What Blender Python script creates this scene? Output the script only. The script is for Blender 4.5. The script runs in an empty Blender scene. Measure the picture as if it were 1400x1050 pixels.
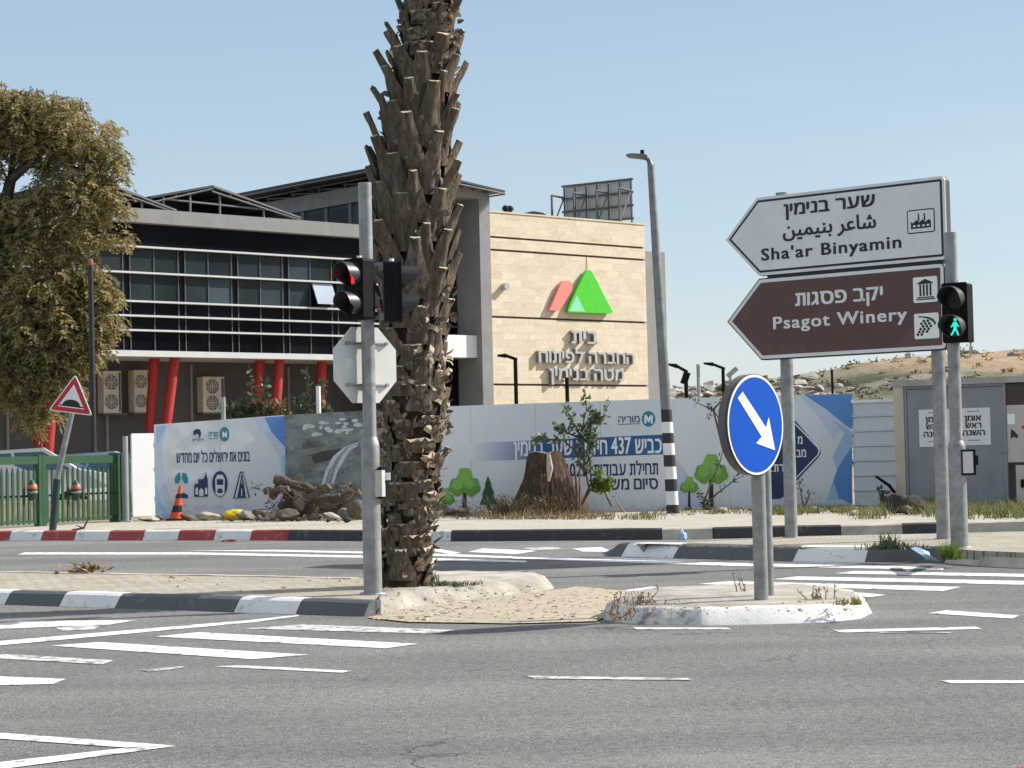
import bpy, bmesh, math, random
from mathutils import Vector, Matrix, noise as mnoise
V = Vector
R = math.radians
rnd = random.Random(7)
SC = bpy.context.scene
COL = SC.collection

# ------------------------------------------------------------------ camera, sky, sun, exposure
F, CX, CY, H = 2800.0, 700.0, 525.0, 1.2
PITCH, ROLL = R(2.045), R(1.3)
_f = V((0, math.cos(PITCH), math.sin(PITCH)))
_u0 = V((0, -math.sin(PITCH), math.cos(PITCH)))
_x0 = V((1, 0, 0))
_r = math.cos(ROLL) * _x0 - math.sin(ROLL) * _u0
_u = math.cos(ROLL) * _u0 + math.sin(ROLL) * _x0
CAM = V((0, 0, H))
cd = bpy.data.cameras.new('camera')
cam = bpy.data.objects.new('camera', cd)
COL.objects.link(cam)
cd.sensor_width = 36.0
cd.lens = F / 1400 * 36
cd.clip_end = 5000
cd.clip_start = 0.1
M = Matrix((( _r.x, _u.x, -_f.x, 0), (_r.y, _u.y, -_f.y, 0), (_r.z, _u.z, -_f.z, H), (0, 0, 0, 1)))
cam.matrix_world = M
SC.camera = cam

SUN_EL, SUN_AZ = R(37), R(74)          # azimuth clockwise from +Y (the view direction)
sdir = V((math.sin(SUN_AZ) * math.cos(SUN_EL), math.cos(SUN_AZ) * math.cos(SUN_EL), math.sin(SUN_EL)))
w = bpy.data.worlds.new('World')
SC.world = w
w.use_nodes = True
wn = w.node_tree.nodes
bg = wn['Background']
sky = wn.new('ShaderNodeTexSky')
sky.sky_type = 'NISHITA'
sky.sun_disc = False
sky.sun_elevation = SUN_EL
sky.sun_rotation = SUN_AZ
sky.air_density = 1.0
sky.dust_density = 0.5
sky.ozone_density = 1.0
# the pale, slightly milky sky of the day: the clear-sky model toned towards a soft blue that whitens to the horizon
_tc = wn.new('ShaderNodeTexCoord')
_sp = wn.new('ShaderNodeSeparateXYZ')
w.node_tree.links.new(_tc.outputs['Generated'], _sp.inputs[0])
_cr = wn.new('ShaderNodeValToRGB')
for _e, (_p, _c) in zip([_cr.color_ramp.elements[0], _cr.color_ramp.elements[1], _cr.color_ramp.elements.new(.12), _cr.color_ramp.elements.new(.25)],
                        [(0.0, (.65, .72, .78)), (1.0, (.28, .40, .58)), (.12, (.52, .64, .745)), (.25, (.385, .54, .70))]):
    _e.position = _p
    _e.color = (*_c, 1)
w.node_tree.links.new(_sp.outputs[2], _cr.inputs[0])
_nz = wn.new('ShaderNodeTexNoise')
_nz.inputs['Scale'].default_value = 3.0
_nz.inputs['Detail'].default_value = 7
_mp = wn.new('ShaderNodeMapping')
_mp.inputs['Scale'].default_value = (1, 1, 7)
_mp.inputs['Rotation'].default_value = (.12, .05, 0)
w.node_tree.links.new(_tc.outputs['Generated'], _mp.inputs[0])
w.node_tree.links.new(_mp.outputs[0], _nz.inputs['Vector'])
_wr = wn.new('ShaderNodeValToRGB')
_wr.color_ramp.elements[0].position = .48
_wr.color_ramp.elements[0].color = (0, 0, 0, 1)
_wr.color_ramp.elements[1].position = .85
_wr.color_ramp.elements[1].color = (.5, .5, .5, 1)
w.node_tree.links.new(_nz.outputs['Fac'], _wr.inputs[0])
_wm = wn.new('ShaderNodeMix')
_wm.data_type = 'RGBA'
_wm.inputs[7].default_value = (.72, .79, .85, 1)
w.node_tree.links.new(_wr.outputs[0], _wm.inputs[0])
w.node_tree.links.new(_cr.outputs[0], _wm.inputs[6])
_sc = wn.new('ShaderNodeVectorMath')
_sc.operation = 'SCALE'
_sc.inputs['Scale'].default_value = 7.0
w.node_tree.links.new(_wm.outputs[2], _sc.inputs[0])
_mx = wn.new('ShaderNodeMix')
_mx.data_type = 'RGBA'
_mx.inputs[0].default_value = .72
w.node_tree.links.new(sky.outputs[0], _mx.inputs[6])
w.node_tree.links.new(_sc.outputs[0], _mx.inputs[7])
w.node_tree.links.new(_mx.outputs[2], bg.inputs[0])
bg.inputs[1].default_value = 0.09
sl = bpy.data.lights.new('sun', 'SUN')
sl.energy = 4.5
sl.angle = R(0.5)
sl.color = (1.0, 0.94, 0.85)
sun = bpy.data.objects.new('sun', sl)
COL.objects.link(sun)
sun.rotation_euler = (-sdir).to_track_quat('-Z', 'Y').to_euler()
sun.location = (20, 5, 30)
vs = SC.view_settings
vs.view_transform = 'Standard'
vs.look = 'None'
vs.gamma = 1.0
vs.exposure = 0.72
try:
    vs.use_curve_mapping = False
except Exception:
    pass
SC.cycles.max_bounces = 6
SC.cycles.use_denoising = True


# ------------------------------------------------------------------ from a pixel of the photo to a place in the world
def ray(px, py):
    d = _f + _r * ((px - CX) / F) + _u * ((CY - py) / F)
    return d / d.y


def G(px, py, z=0.0):
    d = ray(px, py)
    return CAM + d * ((z - H) / d.z)


def D(px, py, y):
    return CAM + ray(px, py) * y


class Plane:
    """A vertical plane through o along t; n points to the viewer's side."""
    def __init__(s, o, t):
        s.o = V((o[0], o[1], 0))
        s.t = V((t[0], t[1], 0)).normalized()
        s.n = V((s.t.y, -s.t.x, 0))
        s.z = V((0, 0, 1))

    def pt(s, u, z, w=0.0):
        return s.o + s.t * u + s.z * z + s.n * w

    def hit(s, px, py, w=0.0):
        d = ray(px, py)
        k = (s.o + s.n * w - CAM).dot(s.n) / d.dot(s.n)
        p = CAM + d * k - s.o
        return p.dot(s.t), p.z

    def mat(s, w=0.0, u=0.0, z=0.0):
        p = s.pt(u, z, w)
        return Matrix(((s.t.x, 0, s.n.x, p.x), (s.t.y, 0, s.n.y, p.y), (0, 1, 0, p.z), (0, 0, 0, 1)))


# ------------------------------------------------------------------ mesh builder
class MB:
    def __init__(s):
        s.v, s.f, s.m = [], [], []

    def add(s, vs, fs, m=0):
        b = len(s.v)
        s.v.extend(V(p) for p in vs)
        for f in fs:
            s.f.append([b + i for i in f])
            s.m.append(m)
        return s

    def box(s, c, size, m=0, mx=None):
        x, y, z = (q / 2 for q in size)
        c = V(c)
        vs = [V((a * x, b * y, d * z)) for a in (-1, 1) for b in (-1, 1) for d in (-1, 1)]
        vs = [(mx @ p if mx else p) + c for p in vs]
        return s.add(vs, [(0, 1, 3, 2), (4, 6, 7, 5), (0, 4, 5, 1), (2, 3, 7, 6), (0, 2, 6, 4), (1, 5, 7, 3)], m)

    def slab(s, pl, u0, u1, z0, z1, w0, w1, m=0):
        """A box on a Plane."""
        vs = [pl.pt(a, b, c) for a in (u0, u1) for c in (w0, w1) for b in (z0, z1)]
        return s.add(vs, [(0, 1, 3, 2), (4, 6, 7, 5), (0, 4, 5, 1), (2, 3, 7, 6), (0, 2, 6, 4), (1, 5, 7, 3)], m)

    def tube(s, path, rad, n=8, m=0, caps=True, jit=0.0):
        path = [V(p) for p in path]
        if not hasattr(rad, '__len__'):
            rad = [rad] * len(path)
        b = len(s.v)
        ref = None
        for i, p in enumerate(path):
            d = (path[min(i + 1, len(path) - 1)] - path[max(i - 1, 0)]).normalized()
            if ref is None:
                ref = V((0, 0, 1)) if abs(d.z) < 0.9 else V((1, 0, 0))
            a = (ref - d * ref.dot(d)).normalized()
            ref = a
            c = d.cross(a)
            for k in range(n):
                q = 2 * math.pi * k / n
                rr = rad[i] * (1 + (rnd.uniform(-jit, jit) if jit else 0))
                s.v.append(p + (a * math.cos(q) + c * math.sin(q)) * rr)
        for i in range(len(path) - 1):
            for k in range(n):
                k2 = (k + 1) % n
                s.f.append([b + i * n + k, b + i * n + k2, b + (i + 1) * n + k2, b + (i + 1) * n + k])
                s.m.append(m)
        if caps:
            s.f.append([b + k for k in range(n)][::-1])
            s.m.append(m)
            e = b + (len(path) - 1) * n
            s.f.append([e + k for k in range(n)])
            s.m.append(m)
        return s

    def lathe(s, prof, c, n=20, mats=None, lean=V((0, 0, 0))):
        """prof: (radius, z) from the bottom up, round the vertical through c; lean shifts x,y per metre of z."""
        c = V(c)
        b = len(s.v)
        for r, z in prof:
            for k in range(n):
                q = 2 * math.pi * k / n
                s.v.append(c + V((r * math.cos(q) + lean.x * z, r * math.sin(q) + lean.y * z, z)))
        for i in range(len(prof) - 1):
            for k in range(n):
                k2 = (k + 1) % n
                s.f.append([b + i * n + k, b + i * n + k2, b + (i + 1) * n + k2, b + (i + 1) * n + k])
                s.m.append(mats[i] if mats else 0)
        s.f.append([b + k for k in range(n)][::-1])
        s.m.append(mats[0] if mats else 0)
        e = b + (len(prof) - 1) * n
        s.f.append([e + k for k in range(n)])
        s.m.append(mats[-1] if mats else 0)
        return s

    def prism(s, poly, mx, d0, d1, m=0, mside=None):
        """poly in the x,y of matrix mx, extruded along its z from d0 to d1."""
        n = len(poly)
        a = sum(poly[i][0] * poly[(i + 1) % n][1] - poly[(i + 1) % n][0] * poly[i][1] for i in range(n))
        if a < 0:
            poly = poly[::-1]
        b = len(s.v)
        for d in (d0, d1):
            for p in poly:
                s.v.append(mx @ V((p[0], p[1], d)))
        s.f.append([b + n + i for i in range(n)])
        s.m.append(m)
        s.f.append([b + i for i in range(n)][::-1])
        s.m.append(m if mside is None else mside)
        for i in range(n):
            j = (i + 1) % n
            s.f.append([b + i, b + j, b + n + j, b + n + i])
            s.m.append(m if mside is None else mside)
        return s

    def hull(s, c, size, n=14, m=0, rng=rnd, rot=None):
        bm = bmesh.new()
        for _ in range(n):
            q = V((rng.gauss(0, 1), rng.gauss(0, 1), rng.gauss(0, 1))).normalized() * rng.uniform(.82, 1.05)
            bm.verts.new(V((q.x * size[0], q.y * size[1], q.z * size[2])))
        bmesh.ops.convex_hull(bm, input=bm.verts)
        bmesh.ops.delete(bm, geom=[v for v in bm.verts if not v.link_faces], context='VERTS')
        bm.verts.index_update()
        mx = rot or Matrix.Rotation(rng.uniform(0, 6.28), 3, 'Z')
        s.add([mx @ v.co + V(c) for v in bm.verts], [[v.index for v in f.verts] for f in bm.faces], m)
        bm.free()
        return s

    def mesh(s, name, mats, off=V((0, 0, 0)), smooth=None):
        me = bpy.data.meshes.new(name)
        me.from_pydata([p - off for p in s.v], [], s.f)
        for q in (mats if isinstance(mats, (list, tuple)) else [mats]):
            me.materials.append(q)
        me.polygons.foreach_set('material_index', s.m)
        if smooth is not None:
            me.polygons.foreach_set('use_smooth', [True] * len(s.f))
            me.set_sharp_from_angle(angle=R(smooth))
        me.update()
        return me


OFF = {}


def tag(o, label=None, cat=None, group=None, kind=None):
    for k, q in (('label', label), ('category', cat), ('group', group), ('kind', kind)):
        if q:
            o[k] = q
    return o


def thing(name, label, cat, base=(0, 0, 0), group=None):
    o = bpy.data.objects.new(name, None)
    o.empty_display_size = 0.2
    COL.objects.link(o)
    o.location = base
    OFF[o.name] = V(base)
    return tag(o, label, cat, group)


def part(name, mb, mats, parent, smooth=None, label=None, kind=None):
    off = OFF[parent.name]
    o = bpy.data.objects.new(name, mb.mesh(name, mats, off, smooth))
    COL.objects.link(o)
    o.parent = parent
    OFF[o.name] = off
    return tag(o, label, None, None, kind)


def solo(name, mb, mats, label, cat, base, group=None, smooth=None, kind=None):
    base = V(base)
    o = bpy.data.objects.new(name, mb.mesh(name, mats, base, smooth))
    COL.objects.link(o)
    o.location = base
    OFF[o.name] = base
    return tag(o, label, cat, group, kind)


def struct(name, mb, mats, smooth=None, kind='structure'):
    o = bpy.data.objects.new(name, mb.mesh(name, mats, V((0, 0, 0)), smooth))
    COL.objects.link(o)
    return tag(o, None, None, None, kind)


def dup(root, loc, rotz, label=None, group=None, cat=None, scale=None):
    r = root.copy()
    COL.objects.link(r)
    r.location = loc
    r.rotation_euler = (0, 0, rotz)
    if scale:
        r.scale = (scale,) * 3
    tag(r, label, cat, group)
    for ch in list(root.children):
        c = ch.copy()
        COL.objects.link(c)
        c.parent = r
        for g in ch.children:
            d = g.copy()
            COL.objects.link(d)
            d.parent = c
    return r


# ------------------------------------------------------------------ materials
def _mat(name):
    m = bpy.data.materials.new(name)
    m.use_nodes = True
    nt = m.node_tree
    return m, nt, nt.nodes, nt.links, nt.nodes['Principled BSDF']


def _noise(N, L, co, scale, detail=4, rough=.55):
    t = N.new('ShaderNodeTexNoise')
    t.inputs['Scale'].default_value = scale
    t.inputs['Detail'].default_value = detail
    t.inputs['Roughness'].default_value = rough
    if co is not None:
        L.new(co, t.inputs['Vector'])
    return t.outputs['Fac']


def _ramp(N, L, fac, stops):
    r = N.new('ShaderNodeValToRGB')
    e = r.color_ramp.elements
    while len(e) < len(stops):
        e.new(0.5)
    for q, (p, c) in zip(e, stops):
        q.position = p
        q.color = (*c, 1) if len(c) == 3 else c
    L.new(fac, r.inputs[0])
    return r.outputs[0]


def _mix(N, L, fac, a, b, mode='MIX'):
    x = N.new('ShaderNodeMix')
    x.data_type = 'RGBA'
    x.blend_type = mode
    for s, q in ((0, fac), (6, a), (7, b)):
        if isinstance(q, (int, float)):
            x.inputs[s].default_value = q
        elif isinstance(q, (tuple, list)):
            x.inputs[s].default_value = (*q, 1)
        else:
            L.new(q, x.inputs[s])
    return x.outputs[2]


def _math(N, L, op, a, b=0.0):
    x = N.new('ShaderNodeMath')
    x.operation = op
    for s, q in ((0, a), (1, b)):
        if isinstance(q, (int, float)):
            x.inputs[s].default_value = q
        else:
            L.new(q, x.inputs[s])
    return x.outputs[0]


def _co(N, L, scale=None, kind='Object'):
    t = N.new('ShaderNodeTexCoord').outputs[kind]
    if scale:
        mp = N.new('ShaderNodeMapping')
        mp.inputs['Scale'].default_value = scale
        L.new(t, mp.inputs[0])
        t = mp.outputs[0]
    return t


def _bump(N, L, p, h, strength=.4, dist=.01):
    b = N.new('ShaderNodeBump')
    b.inputs['Strength'].default_value = strength
    b.inputs['Distance'].default_value = dist
    L.new(h, b.inputs['Height'])
    L.new(b.outputs[0], p.inputs['Normal'])


def mk(name, col, rough=.8, var=.18, scale=4.0, metal=0.0, bump=0.0, bscale=40.0, stretch=None, dirt=None, dirt_amt=.5, spec=.5):
    """A plain surface with blotchy variation, optional dirt patches and fine relief."""
    m, nt, N, L, p = _mat(name)
    co = _co(N, L, stretch)
    f = _noise(N, L, co, scale, 5, .6)
    a = tuple(max(0, c * (1 - var)) for c in col)
    b = tuple(min(1, c * (1 + var)) for c in col)
    c = _ramp(N, L, f, [(.3, a), (.7, b)])
    if dirt:
        g = _ramp(N, L, _noise(N, L, co, scale * .6 + .3, 8, .7), [(.5, (0, 0, 0)), (.72, (dirt_amt,) * 3)])
        c = _mix(N, L, g, c, dirt)
    L.new(c, p.inputs['Base Color'])
    p.inputs['Roughness'].default_value = rough
    p.inputs['Metallic'].default_value = metal
    p.inputs['Specular IOR Level'].default_value = spec
    if bump:
        _bump(N, L, p, _noise(N, L, co, bscale, 4, .6), bump, .01)
    return m


def mk_asphalt():
    m, nt, N, L, p = _mat('asphalt')
    co = _co(N, L)
    big = _noise(N, L, co, .35, 4, .55)
    c = _ramp(N, L, big, [(.35, (.150, .150, .147)), (.65, (.205, .204, .198))])
    st = _noise(N, L, _co(N, L, (.10, 1.1, 1)), 1.0, 3, .5)      # long bands worn by the traffic
    c = _mix(N, L, _ramp(N, L, st, [(.45, (0, 0, 0)), (.62, (.45,) * 3)]), c, (.105, .106, .108))
    gr = _noise(N, L, co, 75, 3, .7)
    c = _mix(N, L, 1.0, c, _ramp(N, L, gr, [(.32, (.38,) * 3), (.5, (.95,) * 3), (.68, (1.75, 1.73, 1.68))]), 'MULTIPLY')
    g2 = _noise(N, L, co, 20, 3, .6)
    c = _mix(N, L, .7, c, _ramp(N, L, g2, [(.3, (.55,) * 3), (.7, (1.38,) * 3)]), 'MULTIPLY')
    st2 = _noise(N, L, co, 1.3, 6, .7)
    c = _mix(N, L, _ramp(N, L, st2, [(.61, (0, 0, 0)), (.74, (.55,) * 3)]), c, (.085, .085, .085))
    # cracks, some sealed
    wv = N.new('ShaderNodeVectorMath')
    wv.operation = 'ADD'
    nz = N.new('ShaderNodeTexNoise')
    nz.inputs['Scale'].default_value = 1.6
    nz.inputs['Detail'].default_value = 6
    L.new(co, nz.inputs['Vector'])
    L.new(co, wv.inputs[0])
    L.new(nz.outputs['Color'], wv.inputs[1])
    vo = N.new('ShaderNodeTexVoronoi')
    vo.feature = 'DISTANCE_TO_EDGE'
    vo.inputs['Scale'].default_value = .28
    L.new(wv.outputs[0], vo.inputs['Vector'])
    cr = _ramp(N, L, vo.outputs['Distance'], [(.0015, (1, 1, 1)), (.0045, (0, 0, 0))])
    some = _ramp(N, L, _noise(N, L, co, .22, 2, .5), [(.50, (0, 0, 0)), (.58, (.8,) * 3)])
    crk = _mix(N, L, 1.0, cr, some, 'MULTIPLY')
    c = _mix(N, L, crk, c, (.045, .045, .046))
    # dust swept to the side of the lanes, oil spots
    du = _noise(N, L, _co(N, L, (.5, 1.6, 1)), .6, 6, .7)
    c = _mix(N, L, _ramp(N, L, du, [(.56, (0, 0, 0)), (.74, (.42,) * 3)]), c, (.28, .265, .235))
    oi = _noise(N, L, co, 2.7, 2, .4)
    c = _mix(N, L, _ramp(N, L, oi, [(.74, (0, 0, 0)), (.80, (.55,) * 3)]), c, (.05, .05, .05))
    L.new(c, p.inputs['Base Color'])
    p.inputs['Roughness'].default_value = .88
    p.inputs['Specular IOR Level'].default_value = .25
    _bump(N, L, p, _math(N, L, 'SUBTRACT', gr, crk), .8, .012)
    return m


def mk_paint(name, col, wear=.5, under=(.15, .15, .148), scale=9):
    """Road paint worn through to the asphalt in patches."""
    m, nt, N, L, p = _mat(name)
    co = _co(N, L)
    base = _mix(N, L, .7, col, _ramp(N, L, _noise(N, L, co, 3, 5, .6), [(.3, (.82,) * 3), (.7, (1.0,) * 3)]), 'MULTIPLY')
    a = _noise(N, L, co, scale, 8, .72)
    k = _ramp(N, L, a, [(.5 + .2 * (1 - wear) - .06, (0, 0, 0)), (.5 + .2 * (1 - wear) + .05, (1, 1, 1))])
    fine = _ramp(N, L, _noise(N, L, co, 90, 2, .6), [(.55, (0, 0, 0)), (.7, (.55,) * 3)])
    k = _mix(N, L, 1.0, k, fine, 'LIGHTEN')
    L.new(_mix(N, L, k, base, under), p.inputs['Base Color'])
    p.inputs['Roughness'].default_value = .75
    _bump(N, L, p, _noise(N, L, co, 70, 3, .6), .4, .006)
    return m


def mk_pavers(name, a, b, joint, bw=.2, bh=.1, rot=0.0, dirt=(.3, .25, .19), broken=0.0):
    m, nt, N, L, p = _mat(name)
    tc = N.new('ShaderNodeTexCoord')
    mp = N.new('ShaderNodeMapping')
    mp.inputs['Rotation'].default_value = (0, 0, rot)
    L.new(tc.outputs['Object'], mp.inputs[0])
    br = N.new('ShaderNodeTexBrick')
    br.inputs['Scale'].default_value = 1
    br.inputs['Brick Width'].default_value = bw
    br.inputs['Row Height'].default_value = bh
    br.inputs['Mortar Size'].default_value = .008
    br.inputs['Color1'].default_value = (*a, 1)
    br.inputs['Color2'].default_value = (*b, 1)
    br.inputs['Mortar'].default_value = (*joint, 1)
    vec = mp.outputs[0]
    if broken:
        nz = N.new('ShaderNodeTexNoise')
        nz.inputs['Scale'].default_value = 2.2
        nz.inputs['Detail'].default_value = 5
        L.new(tc.outputs['Object'], nz.inputs['Vector'])
        sc = N.new('ShaderNodeVectorMath')
        sc.operation = 'SCALE'
        sc.inputs['Scale'].default_value = broken
        L.new(nz.outputs['Color'], sc.inputs[0])
        ad = N.new('ShaderNodeVectorMath')
        L.new(vec, ad.inputs[0])
        L.new(sc.outputs[0], ad.inputs[1])
        vec = ad.outputs[0]
    L.new(vec, br.inputs['Vector'])
    co = tc.outputs['Object']
    d = _ramp(N, L, _noise(N, L, co, 1.6, 7, .7), [(.42, (0, 0, 0)), (.66, (.8,) * 3)])
    c = _mix(N, L, d, br.outputs['Color'], dirt)
    c = _mix(N, L, .8, c, _ramp(N, L, _noise(N, L, co, 40, 4, .7), [(.3, (.6,) * 3), (.7, (1.25,) * 3)]), 'MULTIPLY')
    L.new(c, p.inputs['Base Color'])
    p.inputs['Roughness'].default_value = .95
    p.inputs['Specular IOR Level'].default_value = .2
    h = _math(N, L, 'ADD', _noise(N, L, co, 30, 5, .7), _math(N, L, 'MULTIPLY', br.outputs['Fac'], -.8))
    _bump(N, L, p, h, .7, .015)
    return m


def mk_leaf(name, a, b, rough=.6, trans=.25):
    m, nt, N, L, p = _mat(name)
    g = N.new('ShaderNodeNewGeometry')
    c = _mix(N, L, g.outputs['Random Per Island'], a, b)
    c = _mix(N, L, .6, c, _ramp(N, L, _noise(N, L, _co(N, L), 1.2, 3, .5), [(.3, (.65,) * 3), (.7, (1.25,) * 3)]), 'MULTIPLY')
    L.new(c, p.inputs['Base Color'])
    p.inputs['Roughness'].default_value = rough
    p.inputs['Specular IOR Level'].default_value = .3
    tr = N.new('ShaderNodeBsdfTranslucent')
    L.new(c, tr.inputs[0])
    mx = N.new('ShaderNodeMixShader')
    mx.inputs[0].default_value = trans
    L.new(p.outputs[0], mx.inputs[1])
    L.new(tr.outputs[0], mx.inputs[2])
    L.new(mx.outputs[0], N['Material Output'].inputs[0])
    return m


def mk_glass(name, col, rough=.06, spec=.5, var=.5, each=0.0):
    m, nt, N, L, p = _mat(name)
    co = _co(N, L)
    f = _noise(N, L, co, .5, 3, .5)
    c = _ramp(N, L, f, [(.35, tuple(q * (1 - var) for q in col)), (.65, tuple(q * (1 + var) for q in col))])
    if each:      # what stands behind each pane differs: blinds, dark rooms
        rn = N.new('ShaderNodeObjectInfo').outputs['Random']
        c = _mix(N, L, 1.0, c, _ramp(N, L, rn, [(0, (1 - each * .6,) * 3), (.6, (1, 1, 1)), (.8, (1 + each * .6, 1 + each * .8, 1 + each * .9)), (1, (1 + each * 2.2, 1 + each * 2.4, 1 + each * 2.4))]), 'MULTIPLY')
    L.new(c, p.inputs['Base Color'])
    p.inputs['Roughness'].default_value = rough
    p.inputs['Specular IOR Level'].default_value = spec
    _bump(N, L, p, _noise(N, L, co, 1.1, 2, .5), .06, .02)
    return m


def mk_emit(name, col, s):
    m, nt, N, L, p = _mat(name)
    p.inputs['Base Color'].default_value = (*[q * .5 for q in col], 1)
    p.inputs['Emission Color'].default_value = (*col, 1)
    p.inputs['Emission Strength'].default_value = s
    return m


def mk_stone(name='stone_cladding'):
    m, nt, N, L, p = _mat(name)
    tc = N.new('ShaderNodeTexCoord')
    sx = N.new('ShaderNodeSeparateXYZ')
    L.new(tc.outputs['Object'], sx.inputs[0])
    # run of the wall in plan: object x,y turned into one length
    uu = _math(N, L, 'ADD', _math(N, L, 'MULTIPLY', sx.outputs[0], .743), _math(N, L, 'MULTIPLY', sx.outputs[1], .669))
    cx = N.new('ShaderNodeCombineXYZ')
    L.new(uu, cx.inputs[0])
    L.new(sx.outputs[2], cx.inputs[1])
    br = N.new('ShaderNodeTexBrick')
    br.inputs['Scale'].default_value = 1
    br.inputs['Brick Width'].default_value = .62
    br.inputs['Row Height'].default_value = .27
    br.inputs['Mortar Size'].default_value = .006
    br.inputs['Color1'].default_value = (.60, .515, .385, 1)
    br.inputs['Color2'].default_value = (.68, .60, .46, 1)
    br.inputs['Mortar'].default_value = (.54, .455, .33, 1)
    L.new(cx.outputs[0], br.inputs['Vector'])
    co = tc.outputs['Object']
    c = _mix(N, L, _ramp(N, L, _noise(N, L, _co(N, L, (1, 1, 3)), 1.1, 8, .72), [(.52, (0, 0, 0)), (.72, (.6,) * 3)]), br.outputs['Color'], (.44, .35, .24))
    c = _mix(N, L, .7, c, _ramp(N, L, _noise(N, L, co, 9, 5, .7), [(.3, (.86,) * 3), (.7, (1.1,) * 3)]), 'MULTIPLY')
    L.new(c, p.inputs['Base Color'])
    p.inputs['Roughness'].default_value = .9
    _bump(N, L, p, _noise(N, L, co, 14, 5, .7), .25, .02)
    return m


def mk_bark(name, a, b, c3, zs=.25):
    m, nt, N, L, p = _mat(name)
    co = _co(N, L, (1, 1, zs))
    f = _noise(N, L, co, 26, 6, .7)
    c = _ramp(N, L, f, [(.28, a), (.52, b), (.74, c3)])
    g = _noise(N, L, _co(N, L), 3.2, 4, .6)
    c = _mix(N, L, .75, c, _ramp(N, L, g, [(.3, (.6, .58, .56)), (.7, (1.3, 1.28, 1.25))]), 'MULTIPLY')
    isl = N.new('ShaderNodeNewGeometry').outputs['Random Per Island']
    L.new(c, p.inputs['Base Color'])
    p.inputs['Roughness'].default_value = .95
    p.inputs['Specular IOR Level'].default_value = .15
    _bump(N, L, p, f, .9, .03)
    return m


def mk_fade(name, pl, u0, u1, a, b, mid=.5):
    """Printed colour fade along a hoarding from u0 to u1 (part of the print)."""
    m, nt, N, L, p = _mat(name)
    sx = N.new('ShaderNodeSeparateXYZ')
    L.new(N.new('ShaderNodeTexCoord').outputs['Object'], sx.inputs[0])
    d = _math(N, L, 'ADD', _math(N, L, 'MULTIPLY', sx.outputs[0], pl.t.x), _math(N, L, 'MULTIPLY', sx.outputs[1], pl.t.y))
    k = _math(N, L, 'DIVIDE', _math(N, L, 'SUBTRACT', d, u0), u1 - u0)
    L.new(_ramp(N, L, k, [(0, a), (mid, tuple(.5 * (x + y) for x, y in zip(a, b))), (1, b)]), p.inputs['Base Color'])
    p.inputs['Roughness'].default_value = .5
    return m


# ------------------------------------------------------------------ lettering
def heb(s):
    """Right-to-left order, digits kept."""
    out, dig = [], ''
    for c in s[::-1]:
        if c.isdigit():
            dig = c + dig
        else:
            out.append(dig)
            dig = ''
            out.append(c)
    out.append(dig)
    return ''.join(out)


OWN = {      # three letters drawn as strokes, in ems
    'ת': [[(.03, .50), (.47, .50), (.47, .54), (.44, .59), (.03, .59)], [(.38, 0), (.47, 0), (.47, .499), (.38, .499)], [(.11, .05), (.20, .10), (.20, .499), (.11, .499)], [(0, 0), (.13, 0), (.20, .06), (.20, .10), (0, .09)]],
    'ד': [[(0, .50), (.50, .50), (.50, .59), (0, .59)], [(.33, 0), (.42, 0), (.42, .499), (.33, .499)]],
    'א': [[(.02, .59), (.12, .59), (.54, 0), (.43, 0)], [(.43, .59), (.52, .59), (.52, .42), (.405, .245), (.355, .315), (.43, .42)], [(.04, 0), (.13, 0), (.13, .16), (.215, .28), (.165, .35), (.04, .19)]],
}
GLYPH = {}


def raw_text(s, space=1.0, res=3):
    c = bpy.data.curves.new('lettering', 'FONT')
    c.body = s
    c.size = 1
    c.space_character = space
    c.resolution_u = res
    c.extrude = .5
    o = bpy.data.objects.new('lettering', c)
    COL.objects.link(o)
    dg = bpy.context.evaluated_depsgraph_get()
    dg.update()
    me = bpy.data.meshes.new_from_object(o.evaluated_get(dg))
    bpy.data.objects.remove(o)
    vs, fs = [tuple(v.co) for v in me.vertices], [list(p.vertices) for p in me.polygons]
    bpy.data.meshes.remove(me)
    bpy.data.curves.remove(c)
    return vs, fs


def hebrew_text(s, res=3):
    """Letter by letter, so that the letters whose outlines cross themselves can be drawn as strokes."""
    vs, fs, x = [], [], 0.0
    for ch in s:
        if ch == ' ':
            x += .24
            continue
        if ch not in GLYPH:
            if ch in OWN:
                g = MB()
                for q in OWN[ch]:
                    g.prism(q, Matrix.Identity(4), -.5, .5)
                GLYPH[ch] = ([tuple(v) for v in g.v], g.f)
            else:
                GLYPH[ch] = raw_text(ch, 1.0, res)
        gv, gf = GLYPH[ch]
        a, b = min(v[0] for v in gv), max(v[0] for v in gv)
        n = len(vs)
        vs += [(v[0] - a + x, v[1], v[2]) for v in gv]
        fs += [[n + i for i in f] for f in gf]
        x += b - a + .115
    return vs, fs


def text_mb(s, mx, x0, x1, y0, cap, depth, bold=.012, space=1.0, capfont=.7, res=3):
    """Letters between x0 and x1 with baseline y0 and letter height cap, in the x,y of mx, raised by depth;
    bold strokes come from copies shifted by a hair and laid a little over one another."""
    vs, fs = hebrew_text(s, res) if any('\u0590' <= c <= '\u05ff' for c in s) else raw_text(s, space, res)
    xs = [v[0] for v in vs]
    a, b = min(xs), max(xs)
    kx = (x1 - x0) / (b - a)
    ky = cap / capfont
    mb = MB()
    for i, (dx, dy) in enumerate(((0, 0), (-bold, -bold * .6), (bold, -bold * .6), (-bold, bold * .6), (bold, bold * .6)) if bold else ((0, 0),)):
        mb.add([mx @ V((x0 + (v[0] + dx - a) * kx, y0 + (v[1] + dy) * ky, (v[2] + .5) * (depth + .0004 * i))) for v in vs], fs)
    return mb


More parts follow.
